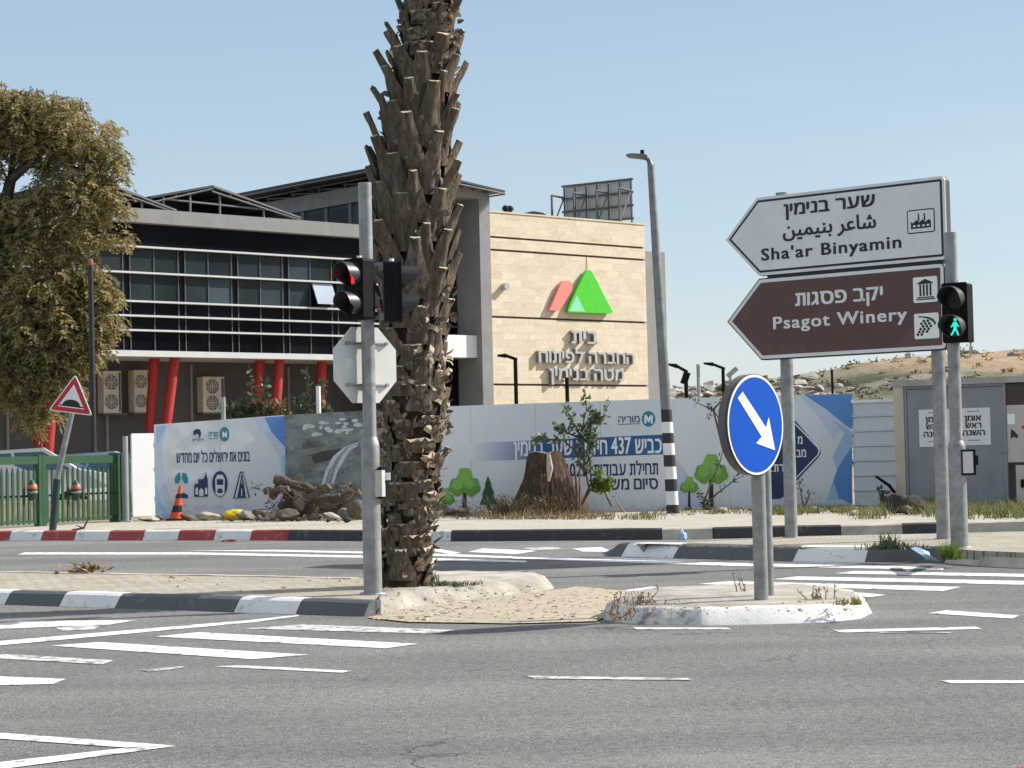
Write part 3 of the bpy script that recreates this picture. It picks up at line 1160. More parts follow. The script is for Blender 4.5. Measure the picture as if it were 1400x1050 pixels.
# ground floor wall under the overhang
WALLW = -2.4
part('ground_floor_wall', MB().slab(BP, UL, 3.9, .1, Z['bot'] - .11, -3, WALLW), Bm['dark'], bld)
for px in (10, 146, 262, 395):
    u = BP.hit(px, 600, WALLW)[0]
    part('downpipe', MB().slab(BP, u - .04, u + .04, .15, Z['bot'] - .2, WALLW, WALLW + .06), Bm['grey'], bld)
for (x0, x1, xb) in ((58, 55, 53), (76, 69, 60), (211, 206, 202), (239, 228, 212), (355, 352, 350), (382, 376, 364), (440, 438, 436)):
    w0 = -.75 if x0 not in (76, 239, 382) else -.35
    u0 = BP.hit(x0, 488, w0)[0]
    u1 = BP.hit(x1, 575, w0)[0]
    z1 = BP.hit(x1, 575, w0)[1]
    zt = Z['bot'] - .1
    ub = u0 + (u1 - u0) * (zt - .14) / (zt - z1)
    part('column', MB().tube([BP.pt(u0, zt, w0), BP.pt(ub, .14, w0)], .165, 16), Bm['red'], bld, 60)
# tall block with the deep grey frame
FW = .35
uL, uR = -.0, BP.hit(672, 400, FW)[0]
uj = BP.hit(657.5, 400, FW)[0]
zT = BP.hit(660, 255, FW)[1]
zb = BP.hit(650, 271.5, FW)[1]
DP = -.95
part('frame_beam', MB().slab(BP, uL, uR, zb, zT, DP, FW), Bm['grey'], bld)
part('frame_jamb', MB().slab(BP, uj, uR, .1, zb - .002, DP, FW), Bm['grey'], bld)
part('frame_jamb', MB().slab(BP, uL, uL + (uR - uj), .1, zb - .002, DP, FW), Bm['grey'], bld)
core = MB().slab(BP, uL + .02, uR - .02, .1, zT - .02, -9.6, DP - .02)
part('block_core', core, Bm['dark'], bld)
# upper storey side, seen above the wing's roof: fascia, window band
SPt = V((-BP.n.x, -BP.n.y, 0))
fz1, fz0 = zT, zT - .62
part('roof_fascia', MB().slab(BP, uL - .12, uR + .05, fz0 + .1, zT + .03, -9.7, DP - .01), Bm['grey'], bld)
for i in range(6):
    w1 = DP - .35 - i * 1.4
    part('window', MB().slab(BP, uL - .03, uL + .018, Z['ptop'] + .1, fz0 - .05, w1 - 1.18, w1), [Bm['pane']], bld)
    part('window_pier', MB().slab(BP, uL - .06, uL + .017, Z['ptop'], fz0 + .09, w1 - 1.38, w1 - 1.2), Bm['mull'], bld)
# glazing in the recess
gz = lambda y: BP.hit(620, y, DP)[1]
u0, u1 = uL + (uR - uj) + .01, uj - .01
rows = [gz(y) for y in (273, 315, 331, 357, 393, 428, 447, 463, 556)]
for i in range(8):
    cols = 3
    for c in range(cols):
        a = u0 + (u1 - u0) * c / cols + .03
        b = u0 + (u1 - u0) * (c + 1) / cols - .03
        part('window', MB().slab(BP, a, b, rows[i + 1] + .035, rows[i] - .035, DP - .015, DP + .015), Bm['spandrel'] if i != 4 else Bm['pane'], bld)
bar = MB()
for z in rows[1:-1]:
    part('transom', MB().slab(BP, u0, u1, z - .03, z + .03, DP - .01, DP + .07), Bm['mull'], bld)
for c in (1, 2):
    u = u0 + (u1 - u0) * c / 3
    part('mullion', MB().slab(BP, u - .03, u + .03, rows[-1], rows[0], DP - .01, DP + .06), Bm['mull'], bld)
ua, ub_ = BP.hit(580, 470, 0)[0], uj - .012
part('balcony_front', MB().slab(BP, ua, ub_, gz(491), gz(461), DP + .02, .1), Bm['white'], bld)
# stone-clad wall
SW = .12
us0, us1 = uR + .004, BP.hit(884, 430, SW)[0]
zs = BP.hit(777, 299, SW)[1]
gr = [BP.hit((673 + 884) / 2, y, SW)[1] for y in (331.5, 348.5, 437, 526.5)]
edges = [zs] + gr + [.1]
for i in range(5):
    part('stone_wall', MB().slab(BP, us0, us1, edges[i + 1] + .038, edges[i] - (0 if i == 0 else .038), -6, SW), Bm['stone'], bld)
part('stone_backing', MB().slab(BP, us0 + .02, us1 - .02, .1, zs - .05, -6.1, SW - .09), Bm['groove'], bld)
part('coping', MB().slab(BP, us0, us1 + .03, zs + .002, zs + .06, -6, SW + .03), Bm['stone'], bld)
ug = BP.hit(911, 430, -.7)[0]
part('side_wall', MB().slab(BP, us1 + .004, ug, .1, BP.hit(895, 344, -.7)[1], -6, -.7), Bm['grey'], bld)
# emblem and letters stand off the stone
mx = BP.mat(SW)
em = lambda pts, d, m, name: part(name, MB().prism(poly_on(BP, pts, SW + .2), mx, .06, d, 0), m, bld)
em([(776, 425), (781, 412), (799, 375), (802, 370.5), (805, 369), (808, 370), (811, 374), (825, 402), (838, 426.5), (836, 428.5), (778, 427)], .20, Bm['green'], 'green_triangle')
em([(778, 425.5), (788.5, 404), (800, 426.3)], .206, Bm['mint'], 'mint_triangle')
em([(752, 424), (766, 392), (768, 387), (771, 384), (779, 383.5), (782, 387), (783.3, 392), (782, 398), (765.5, 424.8)], .18, Bm['salmon'], 'salmon_shape')
for s, l, r, c in ((heb('בית'), (778, 469.5), (813, 469.5), 17), (heb('החברה לפיתוח'), (733, 495.5), (863, 495.5), 15.5), (heb('מטה בנימין'), (748, 519.5), (849, 519.5), 15.5)):
    u0, z0 = BP.hit(*l, SW)
    u1, _ = BP.hit(*r, SW)
    zt = BP.hit(l[0], l[1] - c, SW)[1]
    part('lettering', text_mb(s, BP.mat(SW), u0, u1, z0, zt - z0, .17, bold=.022, capfont=.6), Bm['letter'], bld)
u, z = BP.hit(688, 392, SW)
part('wall_lamp', MB().tube([BP.pt(u, z, SW), BP.pt(u, z, SW + .22)], .13, 14), Bm['letter'], bld, 40)
u, z = BP.hit(802, 362, SW)
part('cable', MB().tube([BP.pt(u, z + .3, SW + .01), BP.pt(u, z - .2, SW + .02)], .010, 6), Bm['letter'], bld)
# roof oddments
for px, r_ in ((691, .12), (697, .14)):
    u = BP.hit(px, 292, -1.5)[0]
    solo('roof_vent', MB().lathe([(r_ * .6, 0), (r_ * .6, .3), (r_, .32), (r_, .42), (r_ * .4, .5)], BP.pt(u, zs + .06, -1.5), 12), Bm['frame'],
         'small dark vent %s on the stone wall roof' % ('narrower of two' if px == 691 else 'wider of two'), 'roof vent', BP.pt(u, zs + .06, -1.5), smooth=40)
u = BP.hit(729, 291, -2.5)[0]
solo('roof_dome', MB().lathe([(.75, 0), (.75, .1), (.62, .3), (.4, .45), (.1, .52)], BP.pt(u, zs + .06, -2.5), 18), Bm['frame'], 'low dark dome on the roof above the stone wall', 'skylight', BP.pt(u, zs + .06, -2.5), smooth=40)

# air conditioners on the ground floor wall
ACW = WALLW + .02
for i, (x0, x1, y0, y1) in enumerate(((141, 166, 507, 565), (183, 205, 506, 564), (277, 307, 515, 564))):
    u0, z1 = BP.hit(x0, y0, ACW + .35)
    u1, z0 = BP.hit(x1, y1, ACW + .35)
    lab = ('double fan air conditioner beside the black lamp post', 'double fan air conditioner just left of the upright red column', 'smaller double fan air conditioner between the two pairs of red columns')[i]
    ac = thing('air_conditioner', lab, 'air conditioner', BP.pt((u0 + u1) / 2, z0, ACW), 'air conditioners under the overhang')
    part('casing', MB().slab(BP, u0, u1, z0, z1, ACW, ACW + .36), Bm['ac'], ac)
    w_ = u1 - u0
    for k in (0, 1):
        zc = z0 + (z1 - z0) * (.27 + .46 * k)
        uc = u0 + w_ * .43
        rr = min(w_ * .38, (z1 - z0) * .21)
        fan = part('fan', MB().prism(circ(uc, zc, rr, n=24), BP.mat(ACW + .36), .001, .006), Bm['dark'], ac)
        ring = MB()
        for q in (1.0, .7, .4):
            cpts = [BP.pt(uc + rr * q * math.cos(a), zc + rr * q * math.sin(a), ACW + .375) for a in [6.2832 * i / 24 for i in range(25)]]
            ring.tube(cpts, .014, 4, caps=False)
        for a in range(4):
            q = a * math.pi / 4
            ring.tube([BP.pt(uc - rr * math.cos(q), zc - rr * math.sin(q), ACW + .375), BP.pt(uc + rr * math.cos(q), zc + rr * math.sin(q), ACW + .375)], .010, 4)
        part('fan_grille', ring, Bm['ac'], ac)
    part('side_panel', MB().slab(BP, u0 + w_ * .86, u1 - .02, z0 + .05, z1 - .05, ACW + .36, ACW + .366), Bm['mull'], ac)
    part('bracket', MB().slab(BP, u0 - .05, u1 + .2, z0 - .06, z0 - .005, ACW - .02, ACW + .4), Bm['mull'], ac)


# solar canopies on the roofs
def canopy(name, label, quads, posts, beams, th=.07, rails=5):
    """quads: four world corners each, roof sheets on a steel frame; posts: (foot, head); beams: (a, b)."""
    b = quads[0][0]
    t = thing(name, label, 'solar canopy', (b.x, b.y, Z['ptop']), 'solar canopies on the office roof')
    for q in quads:
        nrm = (q[1] - q[0]).cross(q[3] - q[0]).normalized()
        if nrm.z < 0:
            nrm = -nrm
        lo, hi = q, [p + nrm * th for p in q]
        part('solar_sheet', MB().add(list(lo) + hi, [(0, 1, 2, 3), (7, 6, 5, 4), (0, 4, 5, 1), (1, 5, 6, 2), (2, 6, 7, 3), (3, 7, 4, 0)]), Bm['pv'], t)
        fr = MB()
        for k in range(rails + 1):
            s = k / rails
            fr.tube([q[0].lerp(q[1], s) - nrm * .06, q[3].lerp(q[2], s) - nrm * .06], .032, 4)
        for k in range(3):
            s = k / 2
            fr.tube([q[0].lerp(q[3], s) - nrm * .14, q[1].lerp(q[2], s) - nrm * .05], .03, 4)
        part('frame', fr, Bm['steel'], t)
    for a, c in posts:
        part('post', MB().tube([a, c], .04, 6), Bm['steel'], t)
    for a, c in beams:
        part('beam', MB().tube([a, c], .034, 6), Bm['steel'], t)
    return t


def bp(px, py, w_):
    u, z = BP.hit(px, py, w_)
    return BP.pt(u, z, w_)


zr = Z['ptop']


def gable(px_l, y_l, px_a, y_a, px_r, y_r, label):
    wf, wb = -.6, -6.5
    L_, A_, R_ = bp(px_l, y_l, wf), bp(px_a, y_a, wf), bp(px_r, y_r, wf)
    sh = BP.n * (wb - wf)
    posts = []
    for px in (px_l + 20, (px_l + px_a) / 2 + 14, px_a + 12, (px_a + px_r) / 2 + 12):
        u = BP.hit(px, 300, wf)[0]
        uA, uL_, uR_ = [(p - BP.pt(0, 0)).dot(BP.t) for p in (A_, L_, R_)]
        zt = L_.z + (A_.z - L_.z) * (u - uL_) / (uA - uL_) if u < uA else A_.z + (R_.z - A_.z) * (u - uA) / (uR_ - uA)
        posts.append((BP.pt(u, zr - .02, wf - .1), BP.pt(u, zt - .1, wf - .1)))
    zm = (zr + A_.z) / 2
    beams = [(A_ + V((0, 0, .02)), R_ + V((0, 0, .02))), (BP.pt((L_ - BP.pt(0, 0)).dot(BP.t) + .6, zm, wf - .1), BP.pt((R_ - BP.pt(0, 0)).dot(BP.t) - .8, zm - .1, wf - .1))]
    return canopy('solar_canopy', label, [[L_, A_, A_ + sh, L_ + sh], [A_, R_, R_ + sh, A_ + sh]], posts, beams)


gable(206, 271, 291, 256, 411, 299, 'ridged dark solar canopy on steel posts, the one in full view on the wing roof')
gable(40, 262, 128, 245, 241, 289, 'ridged dark solar canopy half hidden behind the tree crown')
# the flat one over the tall block, rising to the corner behind the palm
wE = -10.2
zc = zT + .95
a = BP.pt(uL - 1.0, BP.hit(512, 229, .8)[1] + .12, .7)
cz = a.z
q = [BP.pt(uL - .9, cz, .8), BP.pt(uR + .35, cz - .55, .8), BP.pt(uR + .35, cz - .55, -10), BP.pt(uL - .9, cz, -10)]
posts = []
for i in range(7):
    w_ = .2 - i * 1.55
    posts.append((BP.pt(uL, zT + .02, min(w_, .1)), BP.pt(uL, cz - .1, min(w_, .1))))
    posts.append((BP.pt(uR - .1, zT + .02, min(w_, .1)), BP.pt(uR - .1, cz - .6, min(w_, .1))))
beams = [(BP.pt(uL - .05, (zT + cz) / 2 + .1, .1), BP.pt(uL - .05, (zT + cz) / 2 + .1, -9.5))]
for i in range(6):
    w_ = .1 - i * 1.55
    beams.append((BP.pt(uL - .02, zT + .05, w_), BP.pt(uL - .02, cz - .15, w_ - 1.55)))
canopy('solar_canopy', 'flat dark solar canopy over the tall grey block behind the palm', [q], posts, beams, rails=9)

# billboard seen from behind on the roof
bq = Plane((0, 0), (math.cos(R(-34)), math.sin(R(-34))))
c0 = D(818, 270, 79)
bq.o = V((c0.x, c0.y, 0))
bb = thing('billboard', 'billboard seen from behind, grey panels on a dark steel frame on the roof', 'billboard', bq.pt(0, zs + .06))
ul, zl = bq.hit(772, 262)
ur, zrr = bq.hit(863, 238)
z0 = bq.hit(863, 299)[1]
ztop = (zl + zrr) / 2
n_ = 6
mb = MB()
for i in range(n_):
    for k in range(3):
        a, b = ul + (ur - ul) * i / n_ + .02, ul + (ur - ul) * (i + 1) / n_ - .02
        c, d = z0 + (ztop - z0) * k / 3 + .02, z0 + (ztop - z0) * (k + 1) / 3 - .02
        part('panel', MB().slab(bq, a, b, c, d, -.08, -.03), mk('billboard_panel', (.42, .44, .46), .6, .08, 2) if i + k == 0 else bpy.data.materials['billboard_panel'], bb)
Hg = mk('billboard_frame', (.09, .09, .095), .5)
fr = MB()
for i in range(n_ + 1):
    u = ul + (ur - ul) * i / n_
    fr.tube([bq.pt(u, zs, .03), bq.pt(u, ztop + .05, .03)], .04, 4)
for k in range(4):
    z = z0 + (ztop - z0) * k / 3
    fr.tube([bq.pt(ul - .1, z, .05), bq.pt(ur + .1, z, .05)], .045, 4)
part('frame', fr, Hg, bb)
for i in (0, 2, 4, 6):
    u = ul + (ur - ul) * i / n_
    part('brace', MB().tube([bq.pt(u, z0 + (ztop - z0) * .7, .06), bq.pt(u + .1, z0 + (ztop - z0) * .7, 1.1)], .045, 4).tube(
        [bq.pt(u + .1, z0 + (ztop - z0) * .7, 1.1), bq.pt(u + .1, zs + .07, 1.1)], .045, 4).tube([bq.pt(u + .1, zs + .07, 1.1), bq.pt(u, z0 + (ztop - z0) * .7, .06)], .035, 4), Hg, bb)


# ================================================================== SITE HOARDING
def hoarding_plane(a, b, z=.15):
    p, q = G(*a, z), G(*b, z)
    return Plane((p.x, p.y), (q.x - p.x, q.y - p.y))


Hm = {
    'board': mk('hoarding_print_white', (.70, .735, .77), .5, .04, 1.2, dirt=(.62, .62, .6), dirt_amt=.35),
    'navy': mk('hoarding_navy', (.012, .035, .11), .5, .06),
    'blue': mk('hoarding_blue', (.10, .27, .60), .5, .06),
    'lblue': mk('hoarding_light_blue', (.36, .52, .74), .5, .06),
    'pblue': mk('hoarding_pale_blue', (.52, .62, .76), .5, .05),
    'mauve': mk('hoarding_mauve', (.52, .54, .70), .5, .05),
    'teal': mk('hoarding_teal', (.02, .22, .30), .5, .06),
    'white': mk('hoarding_white', (.82, .83, .84), .5, .04),
    'lgreen': mk('printed_tree_green', (.13, .30, .045), .55, .18, 6),
    'lgreen2': mk('printed_tree_light_green', (.22, .42, .08), .55, .1, 6),
    'dgreen': mk('printed_tree_dark_green', (.02, .075, .03), .55, .2, 6),
    'trunk': mk('printed_tree_trunk', (.012, .016, .014), .55, .1),
    'tin': mk('corrugated_sheet', (.56, .60, .64), .45, .08, 1.5, .35, dirt=(.4, .38, .34), dirt_amt=.35),
    'post': mk('hoarding_post', (.36, .37, .38), .5, .15, 3, .4),
}


def mk_board():
    m, nt, N, L, p = _mat('hoarding_print_white')
    co = _co(N, L)
    c = _ramp(N, L, _noise(N, L, co, .7, 4, .55), [(.3, (.64, .675, .715)), (.7, (.715, .75, .785))])
    # mud splashed up from the verge
    sx = N.new('ShaderNodeSeparateXYZ')
    L.new(co, sx.inputs[0])
    k = _math(N, L, 'ADD', _math(N, L, 'MULTIPLY', sx.outputs[2], -1.1), _math(N, L, 'MULTIPLY', _noise(N, L, co, 3.2, 8, .7), 1.2))
    c = _mix(N, L, _ramp(N, L, k, [(.35, (0, 0, 0)), (.75, (.55,) * 3)]), c, (.42, .37, .30))
    c = _mix(N, L, _ramp(N, L, _noise(N, L, _co(N, L, (5, 5, .5)), 2.0, 6, .7), [(.58, (0, 0, 0)), (.75, (.3,) * 3)]), c, (.48, .48, .46))
    L.new(c, p.inputs['Base Color'])
    p.inputs['Roughness'].default_value = .45
    _bump(N, L, p, _noise(N, L, co, .9, 2, .5), .35, .12)
    return m


Hm['board'] = mk_board()
Hm['seam'] = mk('hoarding_seam', (.34, .35, .36), .6)


def mk_photo():
    """Print of a rocky site: grey slopes, dark scrub, pale rubble."""
    m, nt, N, L, p = _mat('rock_photo_print')
    co = _co(N, L, (1, 1, 1.6))
    a = _noise(N, L, co, 2.2, 9, .72)
    c = _ramp(N, L, a, [(.30, (.035, .04, .035)), (.47, (.13, .14, .13)), (.60, (.29, .31, .30)), (.78, (.52, .55, .56))])
    b = _noise(N, L, _co(N, L, (.6, .6, 2.4)), 1.3, 3, .5)
    c = _mix(N, L, _ramp(N, L, b, [(.44, (0, 0, 0)), (.58, (.75,) * 3)]), c, (.26, .285, .275))
    L.new(c, p.inputs['Base Color'])
    p.inputs['Roughness'].default_value = .5
    return m


def hoarding(name, label, pl, u0, u1, zb0, zb1, zt0, zt1, mat, cat='hoarding'):
    t = thing(name, label, cat, pl.pt((u0 + u1) / 2, min(zb0, zb1)), 'panels of the building site hoarding')
    mx = pl.mat()
    mb = MB().prism([(u0, zb0), (u1, zb1), (u1, zt1), (u0, zt0)], mx, -.06, 0)
    part('board', mb, mat, t)
    ns = max(1, int(round((u1 - u0) / 1.22)))
    for i in range(1, ns):        # butt joints of the sheets, with their screws
        u = u0 + (u1 - u0) * i / ns
        k = i / ns
        za, zb = zb0 + (zb1 - zb0) * k, zt0 + (zt1 - zt0) * k
        part('seam', MB().slab(pl, u - .003, u + .003, za, zb, 0, .0014), Hm['seam'], t)
    n = max(2, int((u1 - u0) / 1.8) + 1)
    for i in range(n):
        k = (i + .3) / (n - .4)
        u = u0 + (u1 - u0) * k
        part('post', MB().slab(pl, u - .04, u + .04, .1, zt0 + (zt1 - zt0) * k - .05, -.16, -.062), Hm['post'], t)
    return t


def prints(pl, t, items, w=.002, step=.0012):
    """Flat printed pieces on a board, each laid a little over the one before."""
    for i, (nm, pts, m) in enumerate(items):
        part(nm, MB().prism([pl.hit(x, y) for x, y in pts], pl.mat(), 0, w + step * i), Hm[m] if isinstance(m, str) else m, t)


# left panel with icons
HA = hoarding_plane((213, 711), (391, 705.5))
uA, zA = HA.hit(213, 711)
uB, zB = HA.hit(391, 705)
ta = hoarding('hoarding_panel', 'pale blue hoarding panel printed with four dark icons under one line of writing', HA, uA, uB, .14, .14, HA.hit(213, 580.5)[1], HA.hit(391, 567.5)[1], Hm['board'])
prints(HA, ta, [
    ('printed_shape', [(214, 582), (229, 580.5), (222, 612), (226, 660), (240, 702), (214, 709)], 'pblue'),
    ('printed_shape', [(214, 582), (228, 581), (214, 612)], 'lblue'),
    ('printed_shape', [(214, 660), (222, 690), (234, 708), (214, 709.5)], 'lblue'),
    ('printed_shape', [(346, 571), (390, 568), (390, 700), (368, 704), (384, 640), (380, 618)], 'pblue'),
    ('printed_shape', [(362, 571), (390, 568.6), (390, 612), (372, 592)], 'blue'),
    ('printed_shape', [(384, 625), (390, 620), (390, 660)], 'lblue'),
    ('emblem_disc', [(307 + 6.5 * math.cos(a / 24 * 6.2832), 593.5 + 10 * math.sin(a / 24 * 6.2832)) for a in range(24)], 'teal'),
    ('emblem_mark', [(304, 598), (304, 589), (307, 593), (310, 589), (310, 598), (308.3, 598), (307, 595.5), (305.7, 598)], 'white'),
    ('emblem_disc', [(265, 596), (264, 590), (268, 586.5), (273, 587), (275, 592), (274, 597), (271, 600), (272, 595), (269, 592.5)], 'navy'),
    ('icon', [(239, 660), (239, 654), (243, 647), (246, 645.5), (247, 655), (244, 661)], 'teal'),
    ('icon', [(257, 660), (257, 653), (254, 647), (249.5, 646), (249, 655), (252.5, 661)], 'teal'),
    ('icon', [(240, 681), (240, 677), (244, 674), (252, 674), (257, 677), (257, 681)], 'navy'),
    ('icon', [(265.5, 679), (265.5, 662), (271, 661), (271, 655), (277, 655), (280, 652), (281.5, 645), (283, 652), (284, 656), (284, 679)], 'navy'),
    ('icon_arch', [(272, 678), (272, 671), (275, 667), (278, 671), (278, 678)], 'board'),
    ('icon_arch', [(267, 676), (267, 668), (269, 666), (270.5, 668), (270.5, 676)], 'board'),
    ('icon_arch', [(280, 676), (280, 668), (281.7, 666), (283, 668), (283, 676)], 'board'),
    ('icon', [(300.5 + 10.5 * math.cos(a / 28 * 6.2832), 661.5 + 17.5 * math.sin(a / 28 * 6.2832)) for a in range(28)], 'navy'),
    ('icon_train', [(294.5, 675), (294, 655), (297, 649), (304, 649), (307, 655), (306.5, 675), (303, 678), (298, 678)], 'board'),
    ('icon_train', [(296, 663), (296, 655), (305, 655), (305, 663)], 'navy'),
    ('icon_train', [(296.5, 672), (298, 668), (303, 668), (304.5, 672), (303, 674), (298, 674)], 'navy'),
    ('icon', [(319, 681), (328, 645), (332, 644.5), (341, 680)], 'navy'),
    ('icon_line', [(321, 680), (329, 646.5), (330, 646.5), (324, 680)], 'board'),
    ('icon_line', [(336, 680), (331, 646.5), (331.8, 646.4), (339, 680)], 'board'),
    ('icon_line', [(329.2, 678), (329.6, 668), (330.6, 668), (330.8, 678)], 'board'),
    ('icon_line', [(329.7, 662), (329.9, 654), (330.5, 654), (330.6, 662)], 'board'),
])
part('lettering', text_on(HA, heb('בונים את ירושלים כל יום מחדש'), (241.5, 632), (341.5, 631), 13, .001, bold=.02, capfont=.6), Hm['navy'], ta)
part('lettering', text_on(HA, heb('מוריה'), (285, 597.5), (298.5, 597), 7, .001, bold=.01, capfont=.6), Hm['teal'], ta)
part('lettering_underline', MB().prism([HA.hit(*q) for q in ((285, 600.5), (298, 600), (298, 599), (285, 599.5))], HA.mat(), 0, .003), Hm['teal'], ta)
for x0, x1, y in ((263, 278, 602),):
    part('lettering', text_on(HA, heb('ירושלים'), (x0, y + 1.5), (x1, y + 1), 3.5, .001, bold=0, capfont=.6, res=1), Hm['navy'], ta)
for x0, x1 in ((266, 284), (295, 306), (322, 339), (241, 256)):
    part('lettering', text_on(HA, heb({266: 'בניין', 295: 'רכבת', 322: 'כבישים', 241: 'דיור'}[x0]), (x0, 695), (x1, 694.6), 5, .001, bold=0, capfont=.6, res=1), Hm['mauve'], ta)

# photo panel
HB = hoarding_plane((391, 705.5), (540, 704))
u0, _ = HB.hit(391.5, 700)
u1, _ = HB.hit(556, 700)
tb = hoarding('hoarding_panel', 'hoarding panel printed with a grey photo of rocky ground and a curving road', HB, u0, u1, .14, .14, HB.hit(391, 567.5)[1], HB.hit(556, 558)[1], mk_photo())
Hm['pgrey'] = mk('photo_road_grey', (.30, .33, .35), .5, .2, 4)
Hm['plight'] = mk('photo_pale_rubble', (.56, .60, .64), .5, .2, 6)
Hm['pslope'] = mk('photo_slope_grey', (.20, .215, .205), .5, .25, 3)
Hm['pdark'] = mk('photo_dark_scrub', (.045, .05, .042), .5, .3, 5)
r4 = random.Random(5)
its = [('printed_slope', [(392, 617), (430, 612), (470, 605), (490, 601), (490, 611), (450, 618), (410, 624), (392, 632)], 'pslope'),
       ('printed_scrub', [(425, 622), (440, 617), (455, 615), (470, 612), (466, 622), (448, 630), (430, 634)], 'pdark')]
for i in range(24):
    x, y = r4.uniform(414, 492), r4.uniform(572, 596)
    if y < 590 - (x - 414) * .2 and x < 440:
        y = r4.uniform(576, 588)
    a, b = r4.uniform(3, 8), r4.uniform(2, 4)
    its.append(('printed_rubble', [(x + a * math.cos(k) * r4.uniform(.6, 1), y + b * math.sin(k) * r4.uniform(.6, 1)) for k in (0, .9, 1.8, 2.7, 3.6, 4.5, 5.4)], 'plight'))
for k in range(3):
    o = k * 6
    its.append(('printed_road', [(440 + o, 662), (446 + o, 642), (456 + o, 624), (470 + o * .6, 612), (490, 604 + o * .3), (490, 606 + o * .3), (472 + o * .6, 616), (460 + o, 628), (450 + o, 645), (445 + o, 662)], 'plight' if k != 1 else 'pgrey'))
prints(HB, tb, its, .002, .0006)

# main panel
HC = hoarding_plane((556, 705.8), (913, 697))
u0, u1 = HC.hit(556.5, 700)[0], HC.hit(912, 690)[0]
tc_ = hoarding('hoarding_panel', 'widest pale hoarding panel with a blue title bar, behind the palm stump', HC, u0, u1, .14, .14, HC.hit(556, 557.5)[1], HC.hit(912, 545)[1], Hm['board'])
bar0, bar1 = HC.hit(643, 618)[0], HC.hit(908, 610)[0]
zl0, zl1 = HC.hit(643, 631)[1], HC.hit(643, 606)[1]
zr0, zr1 = HC.hit(908, 621)[1], HC.hit(908, 594)[1]
du = HC.o.dot(HC.t)
part('title_bar', MB().prism([(bar0, zl0), (bar1, zr0), (bar1, zr1), (bar0, zl1)], HC.mat(), 0, .003),
     mk_fade('title_bar_fade', HC, bar0 + .0 + (HC.o - HC.pt((u0 + u1) / 2, 0)).dot(HC.t) + 0, bar0 + 1.3 + (HC.o - HC.pt((u0 + u1) / 2, 0)).dot(HC.t), (.68, .72, .76), (.012, .10, .27)), tc_)
part('lettering', text_on(HC, heb('כביש 437 חיזמה שער בנימין'), (703, 625.5), (904.5, 617), 20, .004, bold=.022, capfont=.62), Hm['white'], tc_)
part('lettering', text_on(HC, heb('תחילת עבודות: 2025'), (771, 652.5), (899.5, 647.5), 15.5, .001, bold=.02, capfont=.6), Hm['navy'], tc_)
part('lettering', text_on(HC, heb('סיום משוער'), (806, 671), (899.5, 667.5), 14.5, .001, bold=.02, capfont=.6), Hm['navy'], tc_)
part('lettering', text_on(HC, heb('מוריה'), (845.5, 578), (874.5, 577), 8.5, .001, bold=.006, capfont=.6), Hm['navy'], tc_)
its = [('emblem_disc', [(886.7 + 9.4 * math.cos(a / 28 * 6.2832), 572.7 + 10.8 * math.sin(a / 28 * 6.2832)) for a in range(28)], 'teal'),
       ('emblem_mark', [(881, 579), (881, 568), (884, 567), (886.7, 572), (889.5, 567), (892.4, 568), (892.4, 579), (889.8, 579), (889.8, 573), (886.7, 578), (883.6, 573), (883.6, 579)], 'white'),
       ('lettering_underline', [(845, 580.6), (875, 579.6), (875, 578.8), (845, 579.8)], 'navy'),
       ('emblem_disc', [(812, 576), (811, 569), (816, 565), (822, 566), (825, 571), (823, 577), (819, 579), (820, 573), (816, 571)], 'navy')]


def printed_tree(cx, cy, r, base, dark=False):
    o = [('printed_trunk', [(cx - r * .14, base), (cx - r * .10, cy + r * .55), (cx - r * .55, cy + r * .2), (cx - r * .45, cy + r * .1), (cx, cy + r * .45), (cx + r * .5, cy + r * .1), (cx + r * .58, cy + r * .2), (cx + r * .12, cy + r * .6), (cx + r * .16, base)], 'trunk')]
    for a, b, q, m in ((-.42, .12, .56, 'lgreen'), (.42, .12, .58, 'lgreen'), (0, -.15, .6, 'lgreen'), (.02, -.62, .46, 'lgreen2'), (-.45, -.02, .34, 'lgreen2'), (.3, -.05, .3, 'lgreen2')):
        o.append(('printed_crown', [(cx + r * a + r * q * (1 + .09 * math.sin(k * 1.57)) * math.cos(k / 20 * 6.2832), cy + r * b + r * q * (1 + .09 * math.sin(k * 1.57)) * math.sin(k / 20 * 6.2832)) for k in range(20)], m))
    return o


its += printed_tree(609, 681, 13, 698) + printed_tree(635, 663, 22, 698)
its += [('printed_trunk', [(665.5, 698), (666.5, 684), (669, 684), (670, 698)], 'trunk'),
        ('printed_crown', [(656, 690), (661, 676), (659, 676), (664, 663), (662.5, 663), (667, 651), (672, 662), (670.5, 662.5), (676, 675), (673.5, 675.5), (680, 689)], 'dgreen')]
prints(HC, tc_, its, .002, .0008)

